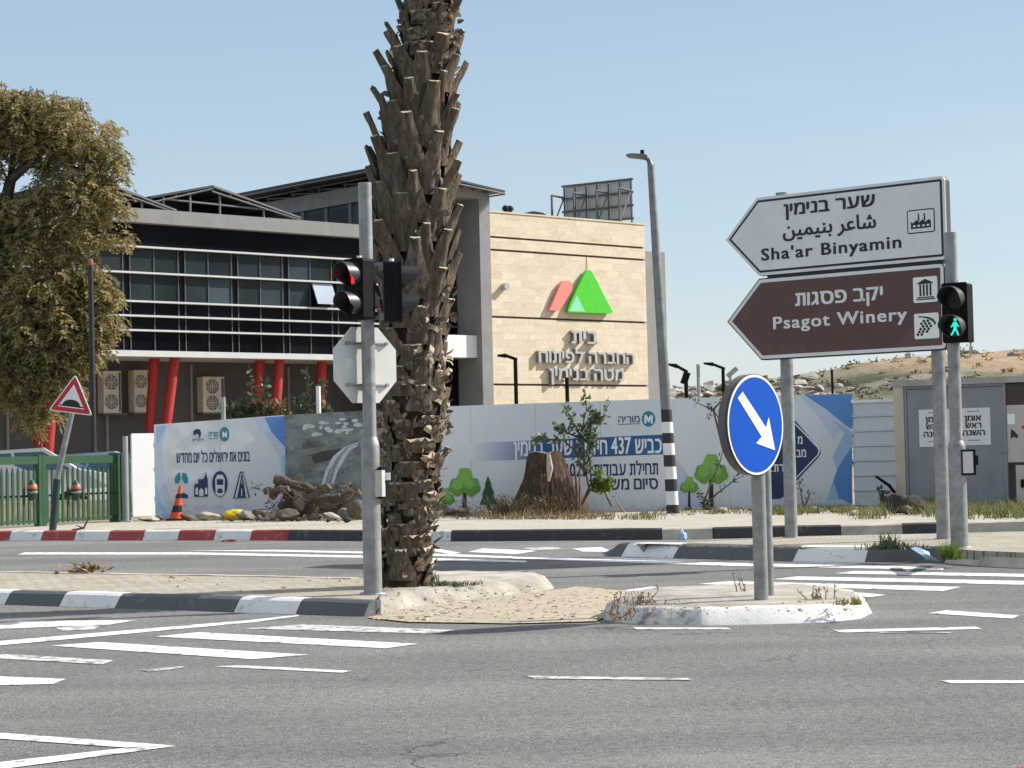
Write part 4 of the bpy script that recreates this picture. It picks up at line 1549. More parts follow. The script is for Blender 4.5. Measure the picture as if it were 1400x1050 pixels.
# right panel
HD = hoarding_plane((913, 697), (1166, 690.5))
u0, u1 = HD.hit(913.5, 690)[0], HD.hit(1165.5, 680)[0]
td = hoarding('hoarding_panel', 'pale hoarding panel with blue facets and a navy diamond, behind the round arrow sign', HD, u0, u1, .14, .14, HD.hit(913, 545)[1], HD.hit(1166, 538)[1], Hm['board'])
its = [('printed_shape', [(1093, 540.5), (1165, 538.3), (1165, 570), (1140, 600), (1120, 570)], 'pblue'),
       ('printed_shape', [(1100, 540.2), (1165, 538.3), (1165, 588), (1152, 578), (1130, 560)], 'blue'),
       ('printed_shape', [(1140, 575), (1155, 592), (1138, 625), (1150, 655), (1165, 640), (1165, 590)], 'lblue'),
       ('printed_shape', [(1132, 680), (1145, 640), (1165, 610), (1165, 690), (1135, 690)], 'blue'),
       ('printed_shape', [(1128, 690), (1140, 660), (1150, 690)], 'lblue'),
       ('printed_shape', [(1090, 690), (1150, 682), (1165, 690)], 'pblue'),
       ('printed_shape', [(922, 692), (922, 625), (938, 645), (945, 660), (960, 692)], 'mauve'),
       ('diamond', [(1078 + a, 617 + b) for a, b in ((43, -3), (44, 3), (40, 9), (4, 48), (-4, 48), (-40, 6), (-40, -6), (-4, -44), (4, -45), (9, -42))], 'navy'),
       ('diamond_outline', [(1083, 574.5), (1119.5, 611.5), (1121, 617), (1119, 622), (1084, 659), (1083, 658), (1117.5, 621.5), (1119, 617), (1117.5, 612.5), (1082.5, 576)], 'white'),
       ('printed_stem', [(1049, 690), (1047, 645), (1075, 645), (1073, 678), (1066, 682), (1056, 682)], 'navy')]
its += printed_tree(942, 665, 13, 696) + printed_tree(972, 645, 23, 696)
prints(HD, td, its, .002, .0008)
for s, l, r, c in ((heb('מ'), (1091, 607), (1097, 606.8), 10), (heb('מב'), (1089, 625), (1102, 624.5), 10), (heb('רת'), (1058, 645), (1071, 644.6), 10)):
    part('lettering', text_on(HD, s, l, r, c, .009, bold=.02, capfont=.6), Hm['white'], td)

# corrugated sheet
HE = hoarding_plane((1166, 690.5), (1232, 690))
u0, u1 = HE.hit(1167, 680)[0], HE.hit(1236, 680)[0]
te = thing('metal_fence', 'grey corrugated metal sheet fence between the blue hoarding and the concrete kiosk', 'fence', HE.pt((u0 + u1) / 2, .14))
zt = HE.hit(1195, 550)[1]
prof = []
zc = .12
rib = (zt - .12) / 7
mb = MB()
zsq = []
for i in range(7):
    zsq += [(.12 + rib * i, 0), (.12 + rib * i + rib * .06, .035), (.12 + rib * i + rib * .12, .035), (.12 + rib * i + rib * .18, 0)]
zsq.append((zt, 0))
for z, w_ in zsq:
    mb.v += [HE.pt(u0, z, w_ - .05), HE.pt(u1, z, w_ - .05)]
for i in range(len(zsq) - 1):
    mb.f.append([2 * i, 2 * i + 1, 2 * i + 3, 2 * i + 2])
    mb.m.append(0)
part('sheet', mb, Hm['tin'], te)
part('cap_rail', MB().slab(HE, u0, u1, zt, zt + .05, -.08, 0), Hm['white'], te)
for u in (u0 + .03, (u0 + u1) / 2):
    part('post', MB().slab(HE, u - .03, u + .03, .1, zt - .01, -.14, -.055), Hm['post'], te)

# white site gate leaf and its thin post by the fence
p = G(196, 707, .15)
wp = thing('white_panel', 'upright white sheet panel between the green fence and the icon hoarding', 'panel', (p.x, p.y, .14))
PW = Plane((p.x, p.y), (.74, .67))
a0, a1 = PW.hit(181, 650)[0], PW.hit(213, 650)[0]
part('sheet', MB().prism(rrect(a0, a1, .17, PW.hit(196, 592.5)[1], .03), PW.mat(), -.05, 0), Bm['white'], wp)
part('edge_rail', MB().slab(PW, a1 - .02, a1 + .03, .14, PW.hit(196, 596)[1], -.09, -.052), Hm['post'], wp)
for z in (.5, 1.1, 1.6):
    part('hinge', MB().slab(PW, a1 - .01, a1 + .05, z, z + .08, -.05, .02), Hm['post'], wp)
p = G(173, 713, .15)
gp = solo('gate_post', MB().tube([(p.x, p.y, .14), (p.x, p.y, PW.hit(173, 599)[1])], .05, 10).box((p.x, p.y, .15), (.2, .2, .03)), Hm['post'],
          'thin grey steel post beside the white sheet panel', 'post', (p.x, p.y, .14), smooth=40)
p = HC.pt(HC.hit(603, 550)[0], .14, -.35)
for px, y0, nm in ((603, 516, 'white capped pipe post standing behind the wide panel beside the palm'), (435, 528, 'white pipe post standing behind the rocky photo panel'), (305, 543, 'grey pipe post standing behind the icon panel')):
    pl_ = HC if px == 603 else HB if px == 435 else HA
    u, z = pl_.hit(px, y0, -.5)
    p = pl_.pt(u, .14, -.5)
    solo('pipe_post', MB().tube([p, (p.x, p.y, z)], .045, 10).box((p.x, p.y, pl_.hit(px, 553, -.5)[1]) if px == 603 else (p.x, p.y, .2), (.3, .2, .1)), Bm['white'] if px != 305 else Hm['post'], nm, 'post', p, smooth=40)

# ================================================================== CONCRETE KIOSK WITH METAL DOORS
KP = Plane(G(1240, 692, .15), (1, -.55))
kz = lambda x, y: KP.hit(x, y)[1]
ku = lambda x, y=600: KP.hit(x, y)[0]
kb = thing('utility_kiosk', 'grey concrete utility kiosk with metal doors and posters behind the direction signs', 'kiosk', KP.pt(1, .14))
kc = mk('kiosk_concrete', (.36, .345, .32), .9, .15, 2, bump=.4, dirt=(.22, .2, .17))
kd = mk('kiosk_grey_door', (.215, .23, .255), .55, .07, 2.5, dirt=(.13, .13, .13), dirt_amt=.35)
kbe = mk('kiosk_beige_metal', (.47, .44, .39), .6, .06, 2)
kbr = mk('kiosk_brown_metal', (.055, .035, .028), .6, .1, 2)
k0, k1, k2, k3 = ku(1224), ku(1237), ku(1374), ku(1374) + 2.6
ztp, zdr = kz(1250, 519.5), kz(1250, 528)
part('roof', MB().slab(KP, k0 - .03, k3, zdr, ztp, -2.2, .05), kc, kb)
part('side_wall', MB().slab(KP, k0, k1, .13, zdr - .002, -2.2, .03), mk('kiosk_pale_concrete', (.50, .43, .32), .9, .15, 2, bump=.4, dirt=(.32, .28, .22)), kb)
part('back_wall', MB().slab(KP, k1 + .01, k3, .13, zdr - .002, -2.2, -.3), kc, kb)
dr = part('door', MB().slab(KP, k1 + .055, k2 - .03, .2, zdr - .06, -.1, -.02), kd, kb)
part('door_frame', MB().slab(KP, k1 + .004, k1 + .05, .13, zdr - .004, -.12, 0), kd, kb)
part('door_frame', MB().slab(KP, k2 - .025, k2 + .03, .13, zdr - .004, -.12, 0), kd, kb)
part('door_frame', MB().slab(KP, k1 + .052, k2 - .028, zdr - .05, zdr - .004, -.12, 0), kd, kb)
part('door_sill', MB().slab(KP, k1 + .052, k2 - .028, .13, .19, -.12, 0), kc, kb)
part('brown_panel', MB().slab(KP, k2 + .035, k3 - .05, kz(1390, 553), zdr - .02, -.12, -.03), kbr, kb)
part('beige_panel', MB().slab(KP, k2 + .035, k3 - .05, kz(1390, 632), kz(1390, 553.5), -.12, -.02), kbe, kb)
part('beige_door', MB().slab(KP, k2 + .17, k3 - .05, .16, kz(1390, 636), -.12, -.02), kbe, kb)
part('handle', MB().prism(rrect(ku(1394), ku(1398), kz(1396, 667), kz(1396, 655), .03), KP.mat(), -.02, .02), MT['black_plastic'], kb)
part('warning_plate', MB().slab(KP, ku(1378), ku(1388), kz(1383, 580), kz(1383, 566), -.02, -.012), Hm['white'], kb)
part('black_mark', MB().prism(poly_on(KP, [(1382, 600), (1382, 587), (1385, 588), (1392, 595), (1391, 599), (1386, 597)], -.02), KP.mat(-.02), 0, .004), MT['sign_black'], kb)
part('red_mark', MB().slab(KP, ku(1397), ku(1403), kz(1400, 586), kz(1400, 582), -.02, -.016), MT['red_sign'], kb)
part('hinge', MB().slab(KP, k2 - .04, k2 + .04, kz(1376, 618), kz(1376, 612), 0, .02), kd, kb)
paper = mk('poster_paper', (.66, .67, .68), .7, .05, 3)
for (x0, x1, y0, y1), lab in (((1257, 1296, 559, 611), 'white paper poster on the kiosk door, half hidden by the thick sign pole'), ((1310, 1353, 557, 609), 'white paper poster on the kiosk door right of the signal pole, fully readable')):
    a0, z0 = KP.hit(x0, y1)
    a1, z1 = KP.hit(x1, y0)
    if x0 < 1300:
        a1 = a0 + (ku(1353) - ku(1310))
    po = thing('poster', lab, 'poster', KP.pt((a0 + a1) / 2, z0, -.017), 'posters on the kiosk door')
    part('sheet', MB().slab(KP, a0, a1, z0, z1, -.018, -.014), paper, po)
    h = z1 - z0
    wd = a1 - a0
    for i, s in enumerate(('אומן', 'ראש', 'השנה')):
        x_a = a0 + wd * (.22, .24, .15)[i]
        x_b = a0 + wd * (.72, .72, .82)[i]
        part('lettering', text_mb(heb(s), KP.mat(-.014), x_a, x_b, z0 + h * (.66, .465, .265)[i], h * .135, .003, bold=.03, capfont=.6), MT['sign_black'], po)
    for zz_ in (.9, .12):
        part('small_print', MB().slab(KP, a0 + wd * .3, a0 + wd * .68, z0 + h * zz_, z0 + h * (zz_ + .025), -.014, -.0125), Hm['pslope'], po)

# ================================================================== GREEN FENCE
gm = mk('green_fence_paint', (.018, .064, .026), .45, .15, 3, dirt=(.06, .10, .05), dirt_amt=.4)
gm2 = mk('dark_green_paint', (.020, .050, .028), .5, .15, 3)
orr = mk('orange_reflector', (.50, .12, .03), .45, .15)
fa, fb = G(-70, 727.5, .15), G(163, 713, .15)
FP = Plane((fa.x, fa.y), (fb.x - fa.x, fb.y - fa.y))
fl = (V((fb.x, fb.y, 0)) - V((fa.x, fa.y, 0))).length
ztl = FP.hit(40, 624)[1]
cuts = [0, FP.hit(55, 680)[0], fl - .02]
for k in (0, 1):
    a0, a1 = cuts[k] + .10, cuts[k + 1] - .10
    lab = ('green steel picket fence bay running out past the tilted hump sign, with an orange lantern', 'green steel picket fence bay behind the tilted hump sign, ending at a dark green post')[k]
    ft = thing('picket_fence', lab, 'fence', FP.pt((a0 + a1) / 2, .14), 'green picket fence bays')
    part('top_rail', MB().slab(FP, a0, a1, ztl - .14, ztl, -.05, .05), gm, ft)
    part('bottom_rail', MB().slab(FP, a0, a1, .22, .27, -.02, .02), gm, ft)
    part('middle_rail', MB().slab(FP, a0, a1, .68, .72, -.03, -.005), gm2, ft)
    n = int((a1 - a0) / .145)
    for i in range(n):
        u = a0 + (a1 - a0) * (i + .5) / n
        pk = MB().prism([(u - .028, .2), (u + .028, .2), (u + .028, ztl - .30), (u, ztl - .2), (u - .028, ztl - .30)], FP.mat(), 0, .025)
        part('picket', pk, gm, ft)
    part('post', MB().slab(FP, a0 - .10, a0, .14, ztl + .02, -.06, .06), gm, ft)
    part('post', MB().slab(FP, a1 - .0, a1 + .09, .14, ztl + .02, -.06, .06), gm if k == 0 else gm, ft)
    u = FP.hit((38, 98)[k], 670)[0]
    zc = FP.hit((38, 98)[k], 672)[1]
    lt = part('lantern', MB().lathe([(.02, -.17), (.08, -.09), (.095, -.03), (.10, -.02), (.10, .0), (.095, .01), (.10, .05), (.085, .12), (.04, .17), (.015, .21)], FP.pt(u, zc, .10), 14, [0, 0, 1, 1, 0, 0, 2, 0, 0]),
              [gm2, MT['galv'], orr], ft, 40)
p = G(158, 714, .15)
solo('gate_pillar', MB().slab(FP, fl + .03, fl + .30, .14, ztl + .04, -.25, .05), gm2, 'thick dark green box pillar at the end of the green fence', 'post', FP.pt(fl + .1, .14))

# parked cars behind the fence
cglass = mk_glass('car_glass', (.05, .09, .12), .04, .8, .3)
tyre = mk('tyre_rubber', (.02, .02, .02), .8)


def car(label, loc, rot, paint, trim):
    t = thing('parked_car', label, 'car', (0, 0, 0), 'cars parked behind the green fence')
    side = [(-2.1, .35), (-2.12, .7), (-1.95, .86), (-1.15, .95), (-.55, 1.40), (.75, 1.46), (1.45, 1.02), (2.0, .92), (2.12, .65), (2.08, .32)]
    mb = MB()
    lv = [(-.84, .96), (-.78, 1.0), (.78, 1.0), (.84, .96)]
    n = len(side)
    for y, k in lv:
        for x, z in side:
            yy = y * (1 if z < 1.0 else .82)
            mb.v.append(V((x * k, yy, z)))
    for i in range(3):
        for k in range(n):
            k2 = (k + 1) % n
            mb.f.append([i * n + k, i * n + k2, (i + 1) * n + k2, (i + 1) * n + k])
            mb.m.append(0)
    mb.f.append(list(range(n))[::-1])
    mb.f.append([3 * n + k for k in range(n)])
    mb.m += [0, 0]
    part('body', mb, paint, t, 50)
    for s in (-1, 1):
        y = s * .745
        part('side_window', MB().add([(-1.0, y, 1.0), (.1, y, 1.0), (.1, y * .93, 1.36), (-.52, y * .93, 1.35)], [(0, 1, 2, 3)]), cglass, t)
        part('side_window', MB().add([(.16, y, 1.0), (1.25, y, 1.02), (.72, y * .93, 1.38), (.16, y * .93, 1.37)], [(0, 1, 2, 3)]), cglass, t)
        for x in (-1.3, 1.3):
            wh = part('wheel', MB().tube([(x, s * .70, .31), (x, s * .86, .31)], .31, 20), tyre, t, 40)
            r_ = MB().tube([(x, s * .855, .31), (x, s * .875, .31)], .19, 16)
            ro = part('rim', r_, MT['galv'], wh, 40)
            ro.parent = wh
        part('headlight', MB().box((-2.06, s * .6, .70), (.1, .3, .13)), MT['white_sign'], t)
    part('windscreen', MB().add([(-1.14, -.66, .985), (-1.14, .66, .985), (-.60, .60, 1.385), (-.60, -.60, 1.385)], [(0, 1, 2, 3)]), cglass, t)
    part('rear_window', MB().add([(1.40, -.64, 1.07), (1.40, .64, 1.07), (.85, .58, 1.42), (.85, -.58, 1.42)], [(0, 1, 2, 3)]), cglass, t)
    part('bumper', MB().box((-2.08, 0, .42), (.14, 1.6, .2)), trim, t)
    t.location = loc
    t.rotation_euler = (0, 0, rot)
    return t


wpaint = mk('white_car_paint', (.52, .53, .54), .25, .03)
spaint = mk('blue_grey_car_paint', (.25, .34, .44), .25, .03)
p = D(10, 650, 41.5)
car('white car whose roof shows over the green fence beside the frame edge', (p.x, p.y, .142), R(12), wpaint, MT['black_plastic'])
p = D(95, 650, 43.5)
car('pale blue car seen through the pickets behind the tilted hump sign', (p.x + .3, p.y, .142), R(8), spaint, MT['black_plastic']).scale = (.94, .94, .94)
p0, p1 = D(-60, 700, 40.0), D(168, 700, 40.6)
LW = Plane((p0.x, p0.y), (p1.x - p0.x, p1.y - p0.y))
solo('low_wall', MB().slab(LW, 0, (p1 - p0).length, .14, .55, -.2, 0), mk('low_stone_wall', (.68, .58, .42), .9, .3, 4, bump=.6, bscale=9, dirt=(.25, .3, .15)),
     'low tan stone wall seen through the green pickets', 'wall', LW.pt(1.5, .14))

# ================================================================== POLES, SIGNS, SIGNALS


def octagon(r):
    return [(r / math.cos(R(22.5)) * math.cos(R(22.5 + 45 * i)), r / math.cos(R(22.5)) * math.sin(R(22.5 + 45 * i))) for i in range(8)]


# prototype of the pedestrian signal head, facing -Y, its centre at the origin
def signal_head(label, lit):
    t = thing('pedestrian_signal', label, 'traffic light', (0, 0, 0), 'pedestrian signal heads')
    mx = Matrix(((1, 0, 0, 0), (0, 0, -1, 0), (0, 1, 0, 0), (0, 0, 0, 1)))     # x,y -> x,z ; depth -> -y
    part('housing', MB().prism(rrect(-.105, .105, -.245, .245, .02), mx, -.07, .06).prism(rrect(-.112, .112, -.25, .25, .02), mx, .06, .072), MT['black_plastic'], t)
    for k in (1, -1):
        zc = .118 * k
        ln = part('lens', MB().prism(circ(0, zc, .085, n=28), mx, .072, .076), MT['lens_dark'], t)
        vis = MB()
        n = 26
        a0, a1 = -62, 242
        L_ = .15
        for ri, ro in ((.092, .098),):
            for i in range(n + 1):
                a = R(a0 + (a1 - a0) * i / n)
                drop = .11 * max(0, -math.sin(a)) ** .8 + .02 * (1 - math.sin(a)) * .5
                for r_, y in ((ro, -.072), (ro, -.072 - L_ + drop), (ri, -.072 - L_ + drop), (ri, -.072)):
                    vis.v.append(V((r_ * math.cos(a), y, zc + r_ * math.sin(a))))
            for i in range(n):
                for j in range(4):
                    j2 = (j + 1) % 4
                    vis.f.append([i * 4 + j, i * 4 + j2, i * 4 + 4 + j2, i * 4 + 4 + j])
                    vis.m.append(0)
        part('visor', vis, MT['visor'], t, 40)
        if lit == ('red' if k == 1 else 'green'):
            if lit == 'red':
                fig = [circ(0, zc + .052, .012, n=12), [(-.017, zc + .036), (.017, zc + .036), (.027, zc - .004), (.019, zc - .006), (.014, zc + .012), (.015, zc - .062), (.003, zc - .062), (0, zc - .015), (-.003, zc - .062), (-.015, zc - .062), (-.014, zc + .012), (-.019, zc - .006), (-.027, zc - .004)]]
            else:
                fig = [circ(.004, zc + .052, .012, n=12), [(-.010, zc + .036), (.014, zc + .036), (.020, zc + .018), (.034, zc + .002), (.028, zc - .004), (.013, zc + .010), (.012, zc - .014), (.022, zc - .036), (.030, zc - .062), (.018, zc - .062), (.010, zc - .040), (.000, zc - .022), (-.010, zc - .044), (-.026, zc - .062), (-.036, zc - .056), (-.020, zc - .036), (-.010, zc - .010), (-.011, zc + .012), (-.026, zc - .004), (-.032, zc + .002), (-.018, zc + .022)]]
            fm = MB()
            for q in fig:
                fm.prism([(x * 1.15, zc + (y - zc) * 1.15) for x, y in q], mx, .076, .079)
            part('lit_figure', fm, MT[lit + '_light'], t)
    part('bracket', MB().box((0, .085, .2), (.05, .04, .05)).box((0, .085, -.2), (.05, .04, .05)), MT['galv'], t)
    part('top_bolt', MB().tube([(0, -.0, .245), (0, 0, .275)], .02, 8), MT['white_sign'], t)
    return t


def signal_pole(name, label, base_px, r0, r1, zc, ztop, z0=.15, top_px=None):
    p = G(*base_px, z0)
    t = thing(name, label, 'traffic light pole', p)
    part('lower_tube', MB().lathe([(r0, 0), (r0, zc - .03), (r0 * .98, zc), (r1 + .004, zc + .05)], p, 24), MT['galv'], t, 40)
    part('upper_tube', MB().lathe([(r1, zc + .04), (r1, ztop)], p, 20), MT['galv'], t, 40)
    part('base_plate', MB().lathe([(r0 + .035, 0), (r0 + .03, .012)], p, 20), MT['galv'], t)
    return p, t




def z_at(px, py, p):
    """Height of the picture point at the depth of p."""
    return D(px, py, p.y).z


pA = G(510, 812, .11)
pA, tA = signal_pole('signal_pole', 'grey two-stage steel pole carrying the red-lit signal heads in front of the palm', (510, 812), .076, .055, z_at(506, 606, pA) - .11, z_at(499, 250, pA) - .11, .11)
zb = z_at(517, 660, pA)
bx = thing('push_button', 'grey push button box with black frame on the pole in front of the palm', 'push button', (pA.x + .10, pA.y, zb), 'crossing push buttons')
bm_ = Matrix.Rotation(R(-38), 3, 'Z')
part('case', MB().box((pA.x + .105, pA.y - .02, zb), (.035, .11, .26), 0, Matrix.Rotation(R(-28), 3, 'Z')), MT['black_plastic'], bx)
part('face_plate', MB().box((pA.x + .072, pA.y - .055, zb - .005), (.085, .05, .215), 0, Matrix.Rotation(R(-28), 3, 'Z')), MT['galv_light'], bx)
part('button', MB().box((pA.x + .135, pA.y - .02, zb + .05), (.05, .05, .06)), MT['white_sign'], bx)

head = signal_head('black pedestrian signal lit with a red standing figure, facing the road from the palm', 'red')
hz = z_at(505, 398, pA)
head.location = (pA.x - .045, pA.y - .175, hz)
head.rotation_euler = (0, 0, R(-41))
h2 = signal_head('unlit-looking black pedestrian signal in side view, visors pointing away from the red one', 'none')
h2.location = (D(536, 402, pA.y - .05).x, pA.y - .04, hz - .015)
h2.rotation_euler = (0, 0, R(97))
# bracket straps on the pole
for z in (hz + .22, hz - .22):
    part('strap', MB().lathe([(.062, -.02), (.062, .02)], (pA.x, pA.y, z), 16).box((pA.x + .1, pA.y, z), (.16, .03, .03)).box((pA.x - .02, pA.y - .07, z), (.03, .08, .03)), MT['galv'], tA)

# octagonal sign seen from behind
zo = z_at(498.5, 498.5, pA)
OP = Plane((pA.x, pA.y), (math.cos(R(40)), math.sin(R(40))))
ro = .312
oc = OP.pt(.035, zo, -.085)
om = Matrix(((OP.t.x, 0, OP.n.x, oc.x), (OP.t.y, 0, OP.n.y, oc.y), (0, 1, 0, oc.z), (0, 0, 0, 1)))
so = thing('stop_sign', 'octagonal road sign seen from its bare grey back, clamped to the pole by the palm', 'road sign', oc)
part('plate', MB().prism(octagon(ro), om, -.012, 0, 0).prism(octagon(ro), om, -.0145, -.0122, 1), [MT['alu'], MT['red_sign']], so)
part('rim', MB().prism(octagon(ro) , om @ Matrix.Translation((0, 0, 0)), -.02, -.0146, 0), MT['white_sign'], so)
for dz in (.178, -.165):
    cl = MB()
    pts = [om @ V((-.18, dz, .012)), om @ V((-.04, dz, .014)), om @ V((0.0, dz, .13)), om @ V((.05, dz, .155)), om @ V((.11, dz, .13)), om @ V((.14, dz, .014)), om @ V((.21, dz, .012))]
    pts = [om @ V((-.19, dz, .012)), om @ V((.22, dz, .012))]
    cl.tube(pts, .012, 6)
    z = (om @ V((0, dz, 0))).z
    cl.lathe([(.0585, -.012), (.0585, .012)], (pA.x, pA.y, z), 18)
    for x in (-.19, .2):
        cl.tube([om @ V((x, dz, 0)), om @ V((x, dz, .03))], .016, 8)
    part('clamp', cl, MT['galv'], so)
part('sticker', MB().prism([(-.20, -.02), (-.13, -.02), (-.13, .05), (-.20, .05)], om, .0005, .002), MT['sign_grey'], so)

# blue arrow sign on two posts
p1, p2 = G(1041, 821, .115), G(1051, 815, .115)
BS = Plane((p1.x, p1.y), (math.cos(R(50)), math.sin(R(50))))
sg = thing('arrow_sign', 'round blue sign with a white arrow slanting down, on two steel posts', 'road sign', p1)
zc = z_at(1031, 581, p1)
xt1 = D(1031, 560, p1.y).x
for p, r_, top in ((p1, .052, 0), (p2, .042, 0)):
    lean = V((0, 0, 0))
    part('post', MB().lathe([(r_, -.02), (r_, zc - p.z + .12)], p, 18), MT['galv'], sg, 40)
pc = D(1007, 581, p1.y - .03)
rd = .365
sm = Matrix(((BS.t.x, 0, BS.n.x, pc.x), (BS.t.y, 0, BS.n.y, pc.y), (0, 1, 0, zc), (0, 0, 0, 1))) @ Matrix.Translation((0, 0, .16))
part('sign_case', MB().prism(circ(0, 0, rd, n=64), sm, -.075, 0, 0), mk('sign_case_grey', (.10, .10, .10), .55, .2, 4), sg)
part('case_lip', MB().prism(circ(0, 0, rd + .004, n=64), sm, -.012, .004), MT['sign_edge'], sg)
part('white_rim', MB().prism(circ(0, 0, rd - .002, n=64), sm, .004, .008), MT['white_sign'], sg)
part('blue_face', MB().prism(circ(0, 0, rd * .945, n=64), sm, .008, .011), MT['blue_sign'], sg)
ar = [(-.465, .65), (.34, -.06), (.447, .147), (.647, -.515), (-.03, -.37), (.176, -.243), (-.64, .52)]
part('arrow', MB().prism([(x * rd, y * rd) for x, y in ar], sm, .011, .014), MT['white_sign'], sg)

# direction signs
dpl, dpr = G(1082, 735, .15), G(1290, 737, .15)
DP_ = Plane((dpl.x, dpl.y), (dpr.x - dpl.x, dpr.y - dpl.y))
for p, nm, ty in ((dpl, 'round steel sign pole, the one clear of the kiosk, under the direction sign points', 440), (dpr, 'round steel sign pole next to the green-lit signal pole under the direction signs', 440)):
    solo('sign_pole', MB().lathe([(.105, -.01), (.10, .01), (.077, .012), (.077, z_at(1180, 250, p) - .25)], p, 22), MT['galv'], nm, 'sign pole', p, smooth=40)
SWF = .20      # face of the signs in front of the pole axis
dm = DP_.mat(SWF)


def shrink(pts, d):
    """Polygon set inwards by d."""
    n = len(pts)
    a = sum(pts[i][0] * pts[(i + 1) % n][1] - pts[(i + 1) % n][0] * pts[i][1] for i in range(n))
    if a < 0:
        pts = pts[::-1]
    o = []
    for i in range(n):
        p0, p1_, p2_ = V(pts[i - 1]), V(pts[i]), V(pts[(i + 1) % n])
        e1, e2 = (p1_ - p0).normalized(), (p2_ - p1_).normalized()
        n1, n2 = V((-e1.y, e1.x)), V((-e2.y, e2.x))
        b = (n1 + n2).normalized()
        o.append(tuple(p1_ + b * (d / max(.3, b.dot(n1)))))
    return o


def dsign(tip, tl, tr, br, bl):
    """Level pointed panel from five photo points."""
    q = [DP_.hit(*x, SWF) for x in (tip, tl, tr, br, bl)]
    zt, zb_ = (q[1][1] + q[2][1]) / 2, (q[3][1] + q[4][1]) / 2
    ur_ = (q[2][0] + q[3][0]) / 2
    ul_ = (q[1][0] + q[4][0]) / 2
    zm = (zt + zb_) / 2
    r_ = .05
    return [(q[0][0], zm), (ul_, zt)] + [(ur_ - r_ + r_ * math.cos(R(a)), zt - r_ + r_ * math.sin(R(a))) for a in (90, 45, 0)] + \
           [(ur_ - r_ + r_ * math.cos(R(a)), zb_ + r_ + r_ * math.sin(R(a))) for a in (0, -45, -90)] + [(ul_, zb_)]


W_ = dsign((992, 321), (1034, 267), (1293, 243.5), (1293, 358), (1038, 373.5))
ws = thing('direction_sign', 'white pointed direction sign with black writing in three scripts and a factory symbol', 'road sign', DP_.pt(1.5, W_[-1][1], SWF))
part('sign_box', MB().prism(W_, dm, -.115, -.012, 0), MT['sign_edge'], ws)
part('sign_face', MB().prism(W_, dm, -.012, 0), MT['sign_grey'], ws)
part('black_border', MB().prism(shrink(W_, .035), dm, 0, .003), MT['sign_black'], ws)
part('white_field', MB().prism(shrink(W_, .062), dm, .003, .005), MT['sign_grey'], ws)
part('lettering', text_on(DP_, heb('שער בנימין'), (1072.5, 293), (1196, 283), 15.5, SWF + .005, bold=.024, capfont=.6), MT['sign_black'], ws)
ar_ = '\ufeb7\ufe8e\ufecb\ufeae \ufe91\ufee8\ufef4\ufee4\ufef4\ufee6'[::-1]
part('lettering', text_on(DP_, ar_, (1071, 322), (1197.5, 313), 17, SWF + .005, bold=.02, capfont=.62), MT['sign_black'], ws)
part('lettering', text_on(DP_, "Sha'ar Binyamin", (1041.5, 354.3), (1232, 340.5), 17, SWF + .005, bold=.02, space=1.12, capfont=.715), MT['sign_black'], ws)
a0, b0 = DP_.hit(1241, 320.5, SWF)
a1, b1 = DP_.hit(1278, 284, SWF)
sq = rrect(a0, a1, b0, b1, .03)
part('symbol_border', MB().prism(sq, dm, .005, .007), MT['sign_black'], ws)
part('symbol_field', MB().prism(shrink(sq, .014), dm, .007, .009), MT['sign_grey'], ws)
sx_, sy_ = a1 - a0, b1 - b0
fac = [(.14, .2), (.86, .2), (.86, .55), (.74, .43), (.62, .55), (.50, .43), (.38, .55), (.26, .43), (.14, .55)]
fac = [(.14, .2), (.86, .2), (.86, .48), (.80, .56), (.64, .44), (.64, .50), (.56, .56), (.42, .44), (.42, .50), (.34, .56), (.22, .44), (.14, .5)]
part('factory_symbol', MB().prism([(a0 + x * sx_, b0 + y * sy_) for x, y in fac], dm, .009, .011), MT['sign_black'], ws)
for x in (.42, .63):
    part('factory_chimney', MB().prism([(a0 + (x - .025) * sx_, b0 + .52 * sy_), (a0 + (x + .035) * sx_, b0 + .52 * sy_), (a0 + (x + .025) * sx_, b0 + .82 * sy_), (a0 + (x - .015) * sx_, b0 + .82 * sy_)], dm, .009, .0115), MT['sign_black'], ws)
for x in (.22, .38, .55, .71):
    part('factory_window', MB().prism(rrect(a0 + x * sx_, a0 + (x + .09) * sx_, b0 + .27 * sy_, b0 + .35 * sy_, .004), dm, .011, .013), MT['sign_grey'], ws)

Z0, Z1 = W_[-1][1], DP_.hit(1160, 370, SWF)[1]
part('rail', MB().slab(DP_, W_[1][0] + .1, W_[2][0] - .02, Z0 - .09, Z0 + .03, SWF - .10, SWF - .03), MT['sign_edge'], ws)

B_ = dsign((994, 434), (1038, 378.5), (1293, 361), (1293, 478), (1041, 492.5))
bs = thing('direction_sign', 'brown pointed direction sign with white writing, a temple and a grape symbol', 'road sign', DP_.pt(1.5, B_[-1][1], SWF))
part('sign_box', MB().prism(B_, dm, -.115, -.012, 0), MT['sign_edge'], bs)
part('black_border', MB().prism(B_, dm, -.012, 0), MT['sign_black'], bs)
part('white_border', MB().prism(shrink(B_, .014), dm, 0, .003), MT['sign_grey'], bs)
part('brown_field', MB().prism(shrink(B_, .055), dm, .003, .005), MT['sign_brown'], bs)
part('lettering', text_on(DP_, heb('יקב פסגות'), (1088, 417), (1207, 410.5), 17.5, SWF + .005, bold=.024, capfont=.6), MT['sign_grey'], bs)
part('lettering', text_on(DP_, 'Psagot Winery', (1058, 447), (1240, 440.5), 17.5, SWF + .005, bold=.022, space=1.12, capfont=.715), MT['sign_grey'], bs)
